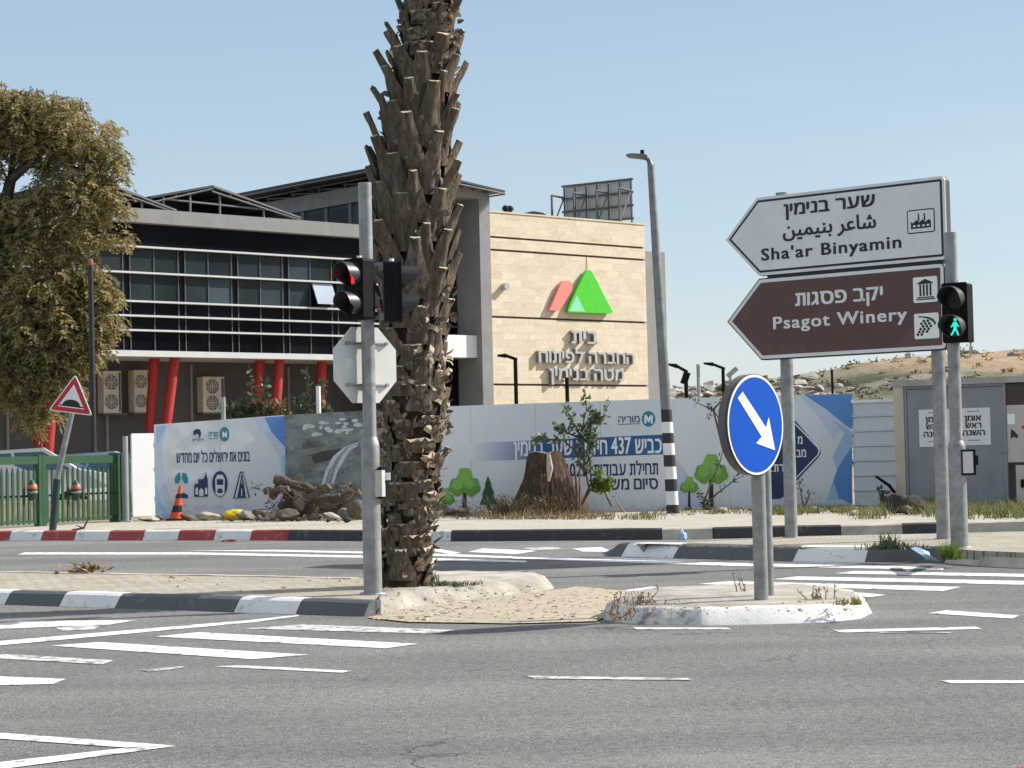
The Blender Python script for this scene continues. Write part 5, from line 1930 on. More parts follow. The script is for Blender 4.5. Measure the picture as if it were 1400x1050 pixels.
for (x0, y0, x1, y1), nm in (((1249.5, 414.5, 1281.5, 377), 'temple'), ((1251, 464, 1283.5, 427), 'grape')):
    a0, b0 = DP_.hit(x0, y0, SWF)
    a1, b1 = DP_.hit(x1, y1, SWF)
    sx_, sy_ = a1 - a0, b1 - b0
    q = lambda pts: [(a0 + x * sx_, b0 + y * sy_) for x, y in pts]
    part('symbol_field', MB().prism(rrect(a0, a1, b0, b1, .02), dm, .005, .008), MT['white_sign'], bs)
    sy = MB()
    if nm == 'temple':
        sy.prism(q([(.18, .72), (.82, .72), (.82, .76), (.5, .92), (.18, .76)]), dm, .008, .011)
        for x in (.26, .40, .54, .68):
            sy.prism(q([(x, .25), (x + .075, .25), (x + .075, .70), (x, .70)]), dm, .008, .011)
        sy.prism(q([(.16, .17), (.86, .17), (.86, .215), (.16, .215)]), dm, .008, .011)
        sy.prism(q([(.12, .10), (.90, .10), (.90, .145), (.12, .145)]), dm, .008, .011)
    else:
        for j, row in enumerate(((.40, .56), (.30, .46, .62), (.36, .52, .68), (.26, .42, .58), (.20, .36, .52), (.14, .30))):
            for x in row:
                sy.prism([(a0 + (x + .055 * math.cos(k)) * sx_, b0 + (.70 - j * .105 + .055 * math.sin(k)) * sy_) for k in [6.2832 * i / 12 for i in range(12)]], dm, .008, .011)
        sy.prism(q([(.16, .86), (.20, .90), (.42, .88), (.62, .84), (.80, .74), (.90, .58), (.84, .52), (.78, .64), (.62, .76), (.40, .83)]), dm, .008, .0105)
    part(nm + '_symbol', sy, MT['sign_black'], bs)

# second signal pole by the direction signs
pB = G(1312, 748, .15)
pB, tB = signal_pole('signal_pole', 'grey two-stage steel pole carrying the green-lit signal, beside the direction signs', (1312, 748), .092, .066, z_at(1308, 609, pB) - .15, z_at(1298, 318, pB) - .15)
hd = signal_head('black pedestrian signal lit with a green walking figure, at the end of the brown sign', 'green')
hd.location = (D(1311, 429, pB.y - .16).x, pB.y - .12, z_at(1310, 429, pB))
hd.rotation_euler = (0, 0, R(-34))
hd.scale = (1.26,) * 3
hzB = z_at(1310, 429, pB)
for dz in (.27, -.27):
    part('strap', MB().lathe([(.075, -.02), (.075, .02)], (pB.x, pB.y, hzB + dz), 16).box((pB.x + .04, pB.y - .06, hzB + dz), (.05, .12, .04)), MT['galv'], tB)
zb = z_at(1322, 632, pB)
bx = thing('push_button', 'grey push button box with black frame on the pole by the direction signs', 'push button', (pB.x + .10, pB.y, zb), 'crossing push buttons')
part('case', MB().box((pB.x + .10, pB.y - .05, zb), (.16, .06, .27), 0, Matrix.Rotation(R(18), 3, 'Z')), MT['black_plastic'], bx)
part('face_plate', MB().box((pB.x + .092, pB.y - .085, zb), (.115, .03, .225), 0, Matrix.Rotation(R(18), 3, 'Z')), MT['galv_light'], bx)
part('button', MB().box((pB.x + .19, pB.y - .03, zb + .02), (.04, .06, .1)), MT['black_plastic'], bx)

# hump warning sign on a leaning pole
ph = G(72, 725, .15)
hs = thing('warning_sign', 'red and white triangular hump sign on a leaning pole by the green fence', 'road sign', ph)
mid = D(84, 640, ph.y)
topc = D(99, 566, ph.y)
zb_ = .15
part('pole_foot', MB().tube([ph, D(78, 655, ph.y)], .062, 12), mk('dark_green_pole_paint', (.012, .035, .035), .5), hs, 40)
part('pole', MB().tube([D(78, 655, ph.y), D(100, 556, ph.y - .0)], .05, 12), MT['galv'], hs, 40)
tri = [D(x, y, ph.y - .07) for x, y in ((66.5, 561), (103.5, 511.5), (126.5, 568.5))]
cen_ = sum(tri, V((0, 0, 0))) / 3
tm = Matrix(((1, 0, 0, cen_.x), (0, 0, -1, cen_.y), (0, 1, 0, cen_.z), (0, 0, 0, 1)))
tp = [(q.x - cen_.x, q.z - cen_.z) for q in tri]


def rounded(pts, r_, n=4):
    o = []
    for i in range(len(pts)):
        a, b, c = V(pts[i - 1]), V(pts[i]), V(pts[(i + 1) % len(pts)])
        d1, d2 = (a - b).normalized(), (c - b).normalized()
        s, e = b + d1 * r_, b + d2 * r_
        for k in range(n + 1):
            t_ = k / n
            o.append(tuple(s * (1 - t_) ** 2 + b * 2 * t_ * (1 - t_) + e * t_ * t_))
    return o


part('plate', MB().prism(rounded(tp, .06), tm, 0, .02), MT['white_sign'], hs)
part('red_border', MB().prism(rounded([(x * .92, y * .92) for x, y in tp], .05), tm, .02, .023), MT['red_sign'], hs)
part('white_field', MB().prism([(x * .60, y * .60) for x, y in tp], tm, .023, .026), MT['white_sign'], hs)
bl_, br_ = V(tp[0]) * .56, V(tp[2]) * .56
ex, ey = (br_ - bl_), V((-(br_ - bl_).y, (br_ - bl_).x))
hump = [(0.02, .02), (.98, .02), (.98, .07), (.88, .08)] + [(.5 + .36 * math.cos(R(a)), .07 + .24 * math.sin(R(a))) for a in range(0, 181, 15)] + [(.12, .08), (.02, .07)]
part('hump_symbol', MB().prism([tuple(bl_ + ex * x + ey * y) for x, y in hump], tm, .026, .029), MT['sign_black'], hs)

# street lamp, its foot in black and white bands
pl_ = G(920, 702, .15)
topp = D(889.5, 226, pl_.y)
lean = V(((topp.x - pl_.x) / (topp.z - pl_.z), .0, 0))
lamp = thing('street_lamp', 'tall leaning grey lamp post with a black and white banded foot before the hoarding', 'street lamp', pl_)
bands = [702, 690, 655, 671, 638, 655, 622, 606, 592, 577, 560]
bz = [z_at(920 - (702 - y) * .064, y, pl_) - pl_.z for y in (690, 671.5, 655, 638, 622, 606, 592, 577, 560)]
zt = topp.z - pl_.z
prof, mm = [(.125, 0), (.125, .02)], [1]
rr = lambda z: .112 - .052 * (z / zt)
zprev = .02
prof.append((rr(.02), .021))
mm.append(1)
col_ = 1
for z in bz:
    prof.append((rr(z), z))
    mm.append(1 if col_ else 2)
    col_ = 1 - col_
n_b = len(bz)
prof.append((rr(zt), zt))
mm.append(0)
prof.append((.03, zt + .03))
mm.append(0)
part('post', MB().lathe(prof, pl_, 18, mm, lean), [mk('lamp_post_grey', (.20, .205, .205), .5, .25, 5, .4), mk('band_black', (.018, .018, .020), .6), mk('band_white', (.70, .70, .69), .6, .12, 4, dirt=(.5, .48, .44))], lamp, 40)
arm = [topp, topp + V((-.03, 0, .1)), D(884, 217, pl_.y), D(876, 214.5, pl_.y)]
lgr = mk('lamp_grey', (.15, .155, .16), .5, .2, 6, .3)
part('arm', MB().tube(arm, [.05, .045, .035, .03], 10), lgr, lamp, 40)
hp = D(872, 214.5, pl_.y)
part('lamp_head', MB().prism([(-.21, .01), (-.12, .035), (.10, .05), (.16, .03), (.16, -.02), (-.14, -.025)], Matrix(((1, 0, 0, hp.x), (0, 0, -1, hp.y), (0, 1, 0, hp.z), (0, 0, 0, 1))) @ Matrix.Rotation(R(-8), 4, 'Z'), -.12, .12), lgr, lamp)
part('sensor', MB().tube([hp + V((.08, 0, .05)), hp + V((.08, 0, .12))], .035, 8), MT['black_plastic'], lamp)
# black lamp post behind the fence
pk = D(128, 640, 43.0)
kz1 = D(126, 363, 43.0).z
bl = thing('lamp_post', 'slim black post rising before the tree crown and the air conditioners', 'lamp post', (pk.x, pk.y, .14))
part('post', MB().lathe([(.10, 0), (.10, .02), (.075, .03), (.055, kz1 - .14)], (pk.x, pk.y, .14), 14), mk('black_post_paint', (.012, .012, .013), .5), bl, 40)
part('cap', MB().lathe([(.055, kz1 - .14), (.065, kz1 - .12), (.05, kz1 - .02), (.02, kz1)], (pk.x, pk.y, .14), 12), mk('orange_cap', (.35, .10, .05), .6), bl, 40)


# small lamps behind the hoarding
def arm_lamp(label, px, y_top, px_end, y_end, Y, r_=.05, headlen=.5, pole=MT['black_plastic'], extra=None):
    b = D(px, 600, Y)
    tp_ = D(px, y_top, Y)
    t = thing('street_lamp', label, 'street lamp', (b.x, b.y, .14))
    part('post', MB().tube([(b.x, b.y, .14), (b.x, b.y, tp_.z)], r_, 8), pole, t, 40)
    if px_end is not None:
        e = D(px_end, y_end, Y)
        part('arm', MB().tube([tp_ - V((0, 0, .05)), tp_.lerp(e, .6) + V((0, 0, .03))], r_ * .8, 8), pole, t, 40)
        hb = tp_.lerp(e, .55)
        d = (e - hb)
        part('lamp_head', MB().add([hb + V((0, -.1, -.03)), hb + V((0, .1, -.03)), e + V((0, .07, -.02)), e + V((0, -.07, -.02)), hb + V((0, -.08, .08)), hb + V((0, .08, .08)), e + V((0, .04, .03)), e + V((0, -.04, .03))],
                                   [(3, 2, 1, 0), (4, 5, 6, 7), (0, 1, 5, 4), (1, 2, 6, 5), (2, 3, 7, 6), (3, 0, 4, 7)]), pole, t)
    return t


arm_lamp('black lamp with a short arm in front of the stone wall letters', 707, 489, 680, 486.5, 52)
arm_lamp('plain dark post without an arm in front of the stone wall', 777, 516, None, None, 52)
cl = arm_lamp('black lamp with a camera box just right of the banded street lamp', 940, 506, 914, 498.5, 52)
q = D(937, 517, 51.9)
part('camera_box', MB().box(q, (.16, .3, .30), 0, Matrix.Rotation(R(20), 3, 'Y')), MT['black_plastic'], cl)
arm_lamp('black lamp with its arm reaching sideways, over the round arrow sign', 991, 502, 962, 497, 60)
arm_lamp('thin grey post between the two black lamps over the hoarding', 957, 498, None, None, 60, .05, pole=Hm['post'])
q = D(1001, 509, 55)
fl_ = thing('floodlight', 'grey tilted floodlight on a thin pole above the round arrow sign', 'floodlight', (q.x, q.y, .14))
part('post', MB().tube([(q.x - .05, q.y, .14), (q.x - .05, q.y, q.z - .1)], .04, 8), Hm['post'], fl_, 40)
part('lamp_head', MB().box(q, (.32, .3, .12), 0, Matrix.Rotation(R(-40), 3, 'Y')), Hm['post'], fl_)
arm_lamp('thin black post rising over the blue hoarding before the hill', 1140, 505, None, None, 60, .035)
for px, y0, Y, lab in ((1327, 458, 230, 'lattice mast on the hill ridge beside the green-lit signal'), (1241, 484, 240, 'short mast on the hill ridge under the brown sign')):
    b = D(px, 489, Y)
    e = D(px, y0, Y)
    mt = thing('antenna_mast', lab, 'mast', (b.x, b.y, b.z - 1))
    part('mast', MB().tube([b - V((0, 0, 1)), e], .11, 6), Hm['post'], mt)
    part('antenna', MB().box(e - V((0, 0, .4)), (.6, .6, .9)).box(e - V((0, 0, 1.6)), (.35, .35, .6)), Hm['post'], mt)

# traffic cone
pc_ = G(240, 711, .15)
cn = thing('traffic_cone', 'leaning orange cone with black bands before the icon hoarding', 'traffic cone', pc_)
cpts, cr, cmx = [], [], []
hc = .66
mbc = MB()
stops = [(0, .13), (.22, .105), (.225, .105), (.42, .08), (.425, .08), (.62, .058), (.625, .058), (.76, .045), (.765, .045), (1.0, .025)]
part('cone', MB().lathe([(r_, z * hc) for z, r_ in stops], pc_, 18, [0, 0, 1, 0, 0, 0, 1, 0, 0], V((.16, 0, 0))), [mk('orange_cone', (.72, .085, .025), .5), MT['sign_black']], cn, 40)
part('foot', MB().box(pc_ + V((0, 0, .015)), (.32, .32, .03)), MT['sign_black'], cn)


# ================================================================== THE PALM
PY = 17.75
cpx = [(552, 800), (556, 740), (561, 690), (565, 620), (567, 560), (566, 500), (566, 440), (566, 380), (565, 320), (567, 260), (571, 200), (576, 140), (582, 80), (588, 20), (592, -40), (594, -110)]
rpx = [33, 32, 34, 38, 41, 42, 43, 45, 46, 46, 43, 40, 36, 34, 34, 34]
cpts = [D(x, y, PY) for x, y in cpx]
crad = [r / F * PY for r in rpx]
crad[0] *= 1.1


def core(z):
    for i in range(len(cpts) - 1):
        if z <= cpts[i + 1].z or i == len(cpts) - 2:
            k = max(-.2, min(1.2, (z - cpts[i].z) / (cpts[i + 1].z - cpts[i].z)))
            return cpts[i].lerp(cpts[i + 1], k), crad[i] + (crad[i + 1] - crad[i]) * k


rp = random.Random(21)
pbase = core(.11)[0]
palm = thing('palm_tree', 'rough brown palm trunk bristling with cut leaf stubs on the near traffic island', 'palm tree', (pbase.x, pbase.y, .11))
m_boot = mk_bark('palm_leaf_stub', (.046, .035, .026), (.140, .108, .080), (.27, .22, .17), .12)
m_cut = mk('palm_cut_end', (.40, .33, .24), .9, .3, 14, bump=.5)
m_fib = mk_bark('palm_fibre', (.09, .07, .05), (.20, .155, .11), (.40, .33, .24), .3)
m_core = mk_bark('palm_core', (.020, .015, .011), (.055, .042, .032), (.11, .085, .065), .5)
mb = MB()
nk = 40
zz0, zz1 = .08, cpts[-1].z
for i in range(nk * 2 + 1):
    z = zz0 + (zz1 - zz0) * i / (nk * 2)
    c, r = core(z)
    for k in range(20):
        a = 2 * math.pi * k / 20
        q = V((math.cos(a), math.sin(a), 0))
        rr_ = r * .86 * (1 + .13 * mnoise.noise(V((math.cos(a) * 1.5, math.sin(a) * 1.5, z * 5))))
        if i == 0:
            rr_ *= 1.15
        mb.v.append(V((c.x, c.y, z)) + q * rr_)
for i in range(nk * 2):
    for k in range(20):
        k2 = (k + 1) % 20
        mb.f.append([i * 20 + k, i * 20 + k2, (i + 1) * 20 + k2, (i + 1) * 20 + k])
        mb.m.append(0)
part('trunk', mb, m_core, palm, 60)


def boot(mb, c, r, ang, z, L, flare, W, th, tipw, ragged=0.0, lean=0.0, curl=0.0):
    """One leaf base: a shovel that hugs the trunk, then leaves it."""
    d = V((math.cos(ang), math.sin(ang), 0))
    tg = V((-d.y, d.x, 0))
    ns = 9
    p = V((c.x, c.y, z)) + d * (r * .80)
    a0 = flare * .25
    pts = []
    n = 9
    b = len(mb.v)
    sd = rp.uniform(0, 100)
    rag = 2.6 if ragged > .05 else 1.7
    for i in range(ns + 1):
        s = i / ns
        a = a0 + (flare - a0) * min(1, s * 1.6) + curl * s * s
        if i:
            st = L / ns
            p = p + (V((0, 0, 1)) * math.cos(a) + d * math.sin(a) + tg * lean) * st
        out = (d * math.cos(a) - V((0, 0, 1)) * math.sin(a)).normalized()
        w_ = W * (1 - (1 - tipw) * min(1, (s * 1.12) ** .75))
        if s < .15:
            w_ *= .75 + 1.6 * s
        t_ = th * (1 - .35 * s)
        row = []
        for k in range(n):
            x = -1 + 2 * k / (n - 1)
            y = t_ * (1 - x * x * .9) + .012 * rag * mnoise.noise(V((x * 1.8 + sd, s * 3, 1)))
            e = V((0, 0, 1)) * (ragged * mnoise.noise(V((x * 3.1 + sd, 7, 2))) if i == ns else 0)
            row.append(p + tg * (x * w_ / 2 * (1 + .06 * mnoise.noise(V((sd, s * 5, x))))) + out * y + e)
        for k in range(n - 2, 0, -1):
            x = -1 + 2 * k / (n - 1)
            row.append(p + tg * (x * w_ / 2 * .94) + out * (t_ * (1 - x * x * .9) * .25 - .01))
        mb.v.extend(row)
    m = 2 * n - 2
    for i in range(ns):
        for k in range(m):
            k2 = (k + 1) % m
            mb.f.append([b + i * m + k, b + i * m + k2, b + (i + 1) * m + k2, b + (i + 1) * m + k])
            mb.m.append(0)
    e = b + ns * m
    mb.f.append([e + k for k in range(m)])
    mb.m.append(1)
    return p


GOLD = math.pi * (3 - math.sqrt(5))
boots = []
z = .12
i = 0
while z < cpts[-1].z - .1:
    c, r = core(z)
    ang = i * GOLD + rp.uniform(-.12, .12)
    t = z
    if t < 1.55:            # rotted foot: short ragged scales
        par = dict(L=rp.uniform(.10, .22), flare=R(rp.uniform(6, 30)), W=rp.uniform(.18, .32), th=.042, tipw=rp.uniform(.6, .95), ragged=.07)
        if rp.random() < .12:
            par.update(L=rp.uniform(.26, .36), flare=R(30), tipw=.35, ragged=.03)
        dz = .026
    elif t < 2.35:
        par = dict(L=rp.uniform(.22, .36), flare=R(rp.uniform(12, 26)), W=rp.uniform(.25, .32), th=.06, tipw=rp.uniform(.35, .6), ragged=.03)
        dz = .028
    elif t < 3.95:
        par = dict(L=rp.uniform(.40, .58), flare=R(rp.uniform(19, 30)), W=rp.uniform(.30, .38), th=.068, tipw=rp.uniform(.24, .37), ragged=.012)
        dz = .031
    elif t < 4.62:
        par = dict(L=rp.uniform(.34, .48), flare=R(rp.uniform(24, 35)), W=rp.uniform(.28, .34), th=.064, tipw=rp.uniform(.26, .4), ragged=.012)
        dz = .031
    else:                   # dense ruffled scales under the crown
        par = dict(L=rp.uniform(.12, .18), flare=R(rp.uniform(14, 30)), W=rp.uniform(.20, .28), th=.05, tipw=rp.uniform(.75, .95), ragged=.04)
        if rp.random() < .2:
            par.update(L=.34, flare=R(32), tipw=.4)
        dz = .022
    par['lean'] = rp.uniform(-.07, .07)
    boots.append((c, r, ang, z, par))
    z += dz * rp.uniform(.9, 1.1)
    i += 1
# the hundred that show largest are parts, the rest one part
def facing(b):
    c, r, ang, z, par = b
    d = V((math.cos(ang), math.sin(ang)))
    vis = -d.y + .55 * abs(d.x)
    return (vis > .1) * par['L'] * par['W'] * (.5 + vis) * (1 if z < 5.0 else .2)


order = sorted(range(len(boots)), key=lambda k: -facing(boots[k]))
rest = MB()
for n_, k in enumerate(order):
    c, r, ang, z, par = boots[k]
    if n_ < 100:
        mb = MB()
        boot(mb, c, r, ang, z, **par)
        part('leaf_stub', mb, [m_boot, m_cut], palm, 55)
    else:
        boot(rest, c, r, ang, z, **par)
part('leaf_scales', rest, [m_boot, m_fib], palm, 55, kind='stuff')
# torn fibres and pale flakes
fib = MB()
for _ in range(900):
    z = rp.choice([rp.uniform(2.2, 5.1), rp.uniform(.2, 1.9), rp.uniform(.2, 1.9), rp.uniform(1.9, 5.1), rp.uniform(4.6, 5.1)])
    c, r = core(z)
    a = rp.uniform(-math.pi, math.pi)
    d = V((math.cos(a), math.sin(a), 0))
    if d.y > .5:
        continue
    tg = V((-d.y, d.x, 0))
    p = V((c.x, c.y, z)) + d * (r * rp.uniform(1.0, 1.18))
    w_, l = rp.uniform(.006, .035), rp.uniform(.03, .11)
    u = (V((0, 0, 1)) * rp.uniform(-.4, 1) + d * rp.uniform(.1, .7) + tg * rp.uniform(-.8, .8)).normalized()
    s = u.cross(d).normalized() * w_
    q = p + u * l * .5 + d * .012
    e = p + u * l + d * rp.uniform(-.02, .03)
    fib.add([p - s, p + s, q + s * .9, q - s * .9, e + s * .3, e - s * .3], [(0, 1, 2, 3), (3, 2, 4, 5)])
for _ in range(34):
    z = rp.gauss(1.95, .25)
    c, r = core(z)
    a = rp.uniform(-1.5, .35)
    d = V((math.cos(a), math.sin(a), 0))
    tg = V((-d.y, d.x, 0))
    p = V((c.x, c.y, z)) + d * (r * rp.uniform(1.02, 1.22))
    w_, l = rp.uniform(.012, .035), rp.uniform(.05, .11)
    u = (V((0, 0, 1)) * rp.uniform(-.5, 1) + d * rp.uniform(0, .5) + tg * rp.uniform(-.8, .8)).normalized()
    s = u.cross(d).normalized() * w_
    q = p + u * l * .5 + d * .02
    e = p + u * l
    fib.add([p - s, p + s, q + s * .8, q - s * 1.1, e + s * .5, e - s * .2], [(0, 1, 2, 3), (3, 2, 4, 5)], 1)
part('torn_fibre', fib, [m_fib, m_cut], palm, kind='stuff')

# ================================================================== PLANTS
def leaf_quad(mb, p, d, n, l, w_):
    s = d.cross(n).normalized() * w_
    mb.add([p, p + d * l * .45 + s, p + d * l, p + d * l * .45 - s], [(0, 1, 2, 3)])


def rvec(g, zlo=-1, zhi=1):
    return V((g.uniform(-1, 1), g.uniform(-1, 1), g.uniform(zlo, zhi))).normalized()


# the drooping olive-brown tree at the edge of the frame
TY = 46.0
rt = random.Random(4)
base = D(-52, 640, TY)
tree = thing('tree', 'big drooping tree with olive brown leaves behind the green fence', 'tree', (base.x, base.y, .14))
lobes = [(60, 205, 50, 20), (20, 170, 60, 40), (95, 225, 45, 22), (50, 400, 70, 40), (100, 470, 40, 40), (40, 500, 50, 40), (60, 160, 66, 36), (5, 150, 60, 32), (112, 185, 52, 26), (145, 212, 28, 20), (-60, 190, 80, 60), (95, 262, 62, 24), (140, 275, 34, 26), (20, 290, 60, 34), (95, 310, 52, 30), (20, 350, 66, 50), (88, 372, 52, 44), (128, 395, 30, 30),
         (-60, 320, 70, 80), (60, 440, 66, 44), (122, 440, 34, 34), (10, 470, 52, 52), (75, 505, 42, 40), (-50, 470, 60, 60), (62, 552, 18, 28), (20, 530, 30, 26), (152, 322, 30, 10), (118, 480, 22, 22), (148, 404, 18, 12), (140, 440, 26, 12), (30, 118 + 18, 34, 14), (150, 240, 22, 14), (42, 570, 12, 18)]
leaf = MB()
tw = MB()
k_ = TY / F
for (x, y, rx, ry) in lobes:
    c = D(x, y, TY)
    ry3 = max(rx, ry) * k_ * rt.uniform(.8, 1.1)
    n = int(rx * ry * .125) + 12
    for _ in range(n):
        q = rvec(rt) * rt.uniform(.3, 1.12) ** .6
        p = c + V((q.x * rx * k_, q.y * ry3, q.z * ry * k_))
        hd_ = rvec(rt, -.5, .5)
        hd_.z = 0
        l = rt.uniform(.26, .5)
        up0 = rt.uniform(-.5, .45)
        prev = p
        nl = 9
        for j in range(nl):
            s = j / nl
            droop = -1.5 * s + up0
            nx = prev + (hd_ * (1 - .5 * s) + V((0, 0, droop))).normalized() * (l / nl)
            for sgn in (-1, 1):
                d = (hd_.cross(V((0, 0, 1))) * sgn * .8 + hd_ * .5 + V((0, 0, -.45 + rt.uniform(-.3, .3)))).normalized()
                leaf_quad(leaf, nx, d, rvec(rt), rt.uniform(.08, .16), rt.uniform(.013, .024))
            prev = nx
        if rt.random() < .3:
            tw.tube([p, p + hd_ * l * .5 + V((0, 0, .05)), prev], [.012, .009, .004], 3, caps=False)
tb_ = MB()
tr_top = D(-40, 480, TY)
tb_.tube([(base.x, base.y, .1), base.lerp(tr_top, .6) + V((.1, 0, 0)), tr_top, D(-5, 330, TY), D(15, 245, TY), D(60, 205, TY), D(110, 190, TY)], [.30, .25, .22, .17, .13, .08, .03], 10, jit=.08)
part('trunk', tb_, mk_bark('tree_bark', (.03, .024, .018), (.07, .055, .042), (.12, .1, .08), .4), tree, 60)
br = MB()
for a in ([(-5, 330), (40, 300), (90, 270), (140, 270)], [(-20, 400), (40, 380), (90, 370), (130, 395)], [(15, 245), (40, 225), (80, 222), (140, 240)], [(15, 245), (20, 200), (30, 160), (40, 135)], [(-5, 330), (60, 325), (120, 312), (176, 322)], [(-30, 440), (20, 440), (70, 450), (120, 450)],
          [(40, 222), (70, 232), (100, 258)], [(60, 205), (80, 180), (110, 165)], [(-20, 420), (-60, 330), (-90, 250)], [(20, 440), (50, 490), (60, 550)]):
    n = len(a)
    pp = [D(x, y, TY + rt.uniform(-.4, .4)) for x, y in a]
    br.tube(pp, [.09 * (1 - .78 * j / (n - 1)) for j in range(n)], 6, jit=.1)
br.v += []
part('limb', br, bpy.data.materials['tree_bark'], tree, 60)
part('twig', tw, bpy.data.materials['tree_bark'], tree, kind='stuff')
part('crown', leaf, mk_leaf('olive_brown_leaf', (.19, .17, .06), (.46, .37, .18), .55, .42), tree, kind='stuff')


def sapling(name, label, cat, root, stems, leaves, lmat, smat, lsize=(.08, .16), lw=.3, seed=1, group=None):
    """stems: lists of world points from the root up; leaves per stem grow along its upper part."""
    g = random.Random(seed)
    t = thing(name, label, cat, root, group)
    sm_, lf = MB(), MB()
    for st in stems:
        n = len(st)
        sm_.tube(st, [.022 * (1 - .75 * j / (n - 1)) for j in range(n)], 5, caps=False)
        for _ in range(leaves):
            s = g.uniform(.3, 1.0) * (n - 1)
            j = min(n - 2, int(s))
            p = V(st[j]).lerp(V(st[j + 1]), s - j) + rvec(g) * .06
            d = (rvec(g) + V((0, 0, .35))).normalized()
            l = g.uniform(*lsize)
            leaf_quad(lf, p, d, rvec(g), l, l * lw)
    part('stem', sm_, smat, t)
    part('foliage', lf, lmat, t, kind='stuff')
    return t


lf_green = mk_leaf('grey_green_leaf', (.045, .075, .035), (.11, .15, .075), .5, .2)
lf_sap = mk_leaf('sapling_leaf', (.075, .11, .05), (.17, .215, .11), .5, .25)
lf_bright = mk_leaf('bright_leaf', (.10, .17, .025), (.20, .28, .06), .5, .3)
lf_dry = mk_leaf('dry_leaf', (.16, .115, .055), (.27, .20, .11), .8, .15)
lf_dark = mk_leaf('dark_leaf', (.028, .05, .018), (.07, .10, .035), .5, .15)
stem_m = mk('stem_bark', (.085, .065, .048), .9, .3, 8)
drys = mk('dry_stalk', (.24, .175, .105), .9, .3, 8)
SY = 37.0
P3 = lambda x, y, o=0.0: D(x, y, SY + o)
sapling('sapling', 'leafy grey green sapling beside the brown palm stump, before the title bar', 'sapling', P3(794, 690),
        [[P3(794, 692), P3(806, 672), P3(800, 640), P3(792, 600), P3(802, 560), P3(801, 540)], [P3(800, 650), P3(790, 625), P3(800, 590), P3(812, 575)], [P3(795, 690), P3(808, 660), P3(806, 615), P3(815, 585), P3(835, 548)],
         [P3(794, 600), P3(772, 590), P3(760, 585)], [P3(800, 640), P3(796, 600), P3(780, 572), P3(772, 556)], [P3(802, 560), P3(815, 568), P3(820, 575)], [P3(790, 620), P3(770, 602), P3(740, 600), P3(730, 606)], [P3(800, 640), P3(810, 610), P3(806, 580)]],
        66, lf_sap, stem_m, (.07, .15), .26, 3)
sapling('sapling', 'small bright green sapling by the dates on the widest hoarding panel', 'sapling', P3(832, 690),
        [[P3(836, 692), P3(826, 672), P3(820, 658), P3(818, 645)], [P3(826, 672), P3(832, 660)], [P3(824, 668), P3(812, 664)]], 62, lf_bright, stem_m, (.08, .15), .36, 5)
sapling('sapling', 'bare leaning stalk lying beside the bright green sapling', 'sapling', P3(850, 705), [[P3(858, 707), P3(845, 688), P3(834, 672)]], 3, lf_dry, drys, (.05, .08), .3, 6)
sapling('sapling', 'thin arching sapling with few leaves before the printed trees of the blue hoarding', 'sapling', P3(962, 692),
        [[P3(960, 694), P3(972, 660), P3(985, 630), P3(990, 605)], [P3(962, 694), P3(980, 675), P3(1000, 660), P3(1012, 652)], [P3(985, 600), P3(975, 560), P3(955, 552), P3(944, 543)], [P3(990, 605), P3(988, 580), P3(975, 560), P3(965, 572)], [P3(975, 560), P3(985, 550), P3(998, 548)]], 16, lf_green, stem_m, (.06, .12), .25, 8)
sapling('sapling', 'low dark sapling at the foot of the small printed tree', 'sapling', P3(962, 694), [[P3(962, 695), P3(962, 684), P3(958, 676)], [P3(962, 695), P3(968, 684)]], 26, lf_dark, stem_m, (.05, .1), .3, 9)
sapling('sapling', 'spindly plant under the navy diamond beside the thick sign pole', 'sapling', P3(1100, 692), [[P3(1099, 694), P3(1094, 670), P3(1092, 655)], [P3(1099, 694), P3(1106, 680), P3(1109, 672)]], 20, lf_green, drys, (.05, .09), .25, 10)
for x, y0, y1, sd, lab in ((350, 570, 505, 31, 'leafy plant behind the icon hoarding in front of the slanted red column'), (428, 570, 505, 32, 'tall leafy plant behind the rocky photo panel'), (372, 575, 540, 33, 'low leafy plant behind the seam of the icon and photo panels'), (325, 575, 552, 35, 'low trailing plant under the smaller air conditioner')):
    Y_ = 46
    q = lambda dx, y: D(x + dx, y, Y_)
    sapling('shrub', lab, 'shrub', q(0, 640), [[q(0, 640), q(-3, y0), q(-8, y1)], [q(0, 640), q(6, y0 - 10), q(14, y1 + 12)], [q(2, y0 + 6), q(-14, y0 - 10), q(-20, y0 - 24)], [q(2, y0 + 10), q(12, y0 - 2), q(20, y0 - 8)]], 42, lf_green if sd != 33 else lf_dry, stem_m, (.10, .22), .3, sd, 'plants behind the hoarding')

# the big palm stump
ps = G(752, 703, .15)
sp = thing('tree_stump', 'large broken brown palm stump standing before the widest hoarding panel', 'tree stump', ps)
mb = MB()
rs = random.Random(9)
prof = [(0, 1.0), (.12, 1.02), (.35, .86), (.62, .64), (.85, .50), (1.02, .44), (1.10, .38)]
nn = 30
hs_ = z_at(745, 618, ps) - .15
for zi in range(13):
    s = zi / 12
    for a, b in zip(prof, prof[1:]):
        if s * 1.1 <= b[0] + 1e-6:
            k = (s * 1.1 - a[0]) / (b[0] - a[0])
            rr_ = a[1] + (b[1] - a[1]) * k
            break
    for k in range(nn):
        a = 6.2832 * k / nn
        ridge = .16 * abs(math.sin(a * 4.5 + .6 * s)) + .12 * mnoise.noise(V((math.cos(a) * 2, math.sin(a) * 2, s * 3)))
        top = .05 * mnoise.noise(V((math.cos(a) * 1.6, math.sin(a) * 1.6, 9))) * (s ** 4)
        mb.v.append(ps + V(((rr_ * (.92 + ridge)) * math.cos(a) * .62 - .10 * s + (.04 if a < 1 else 0), (rr_ * (.92 + ridge)) * math.sin(a) * .45, s * hs_ + top)))
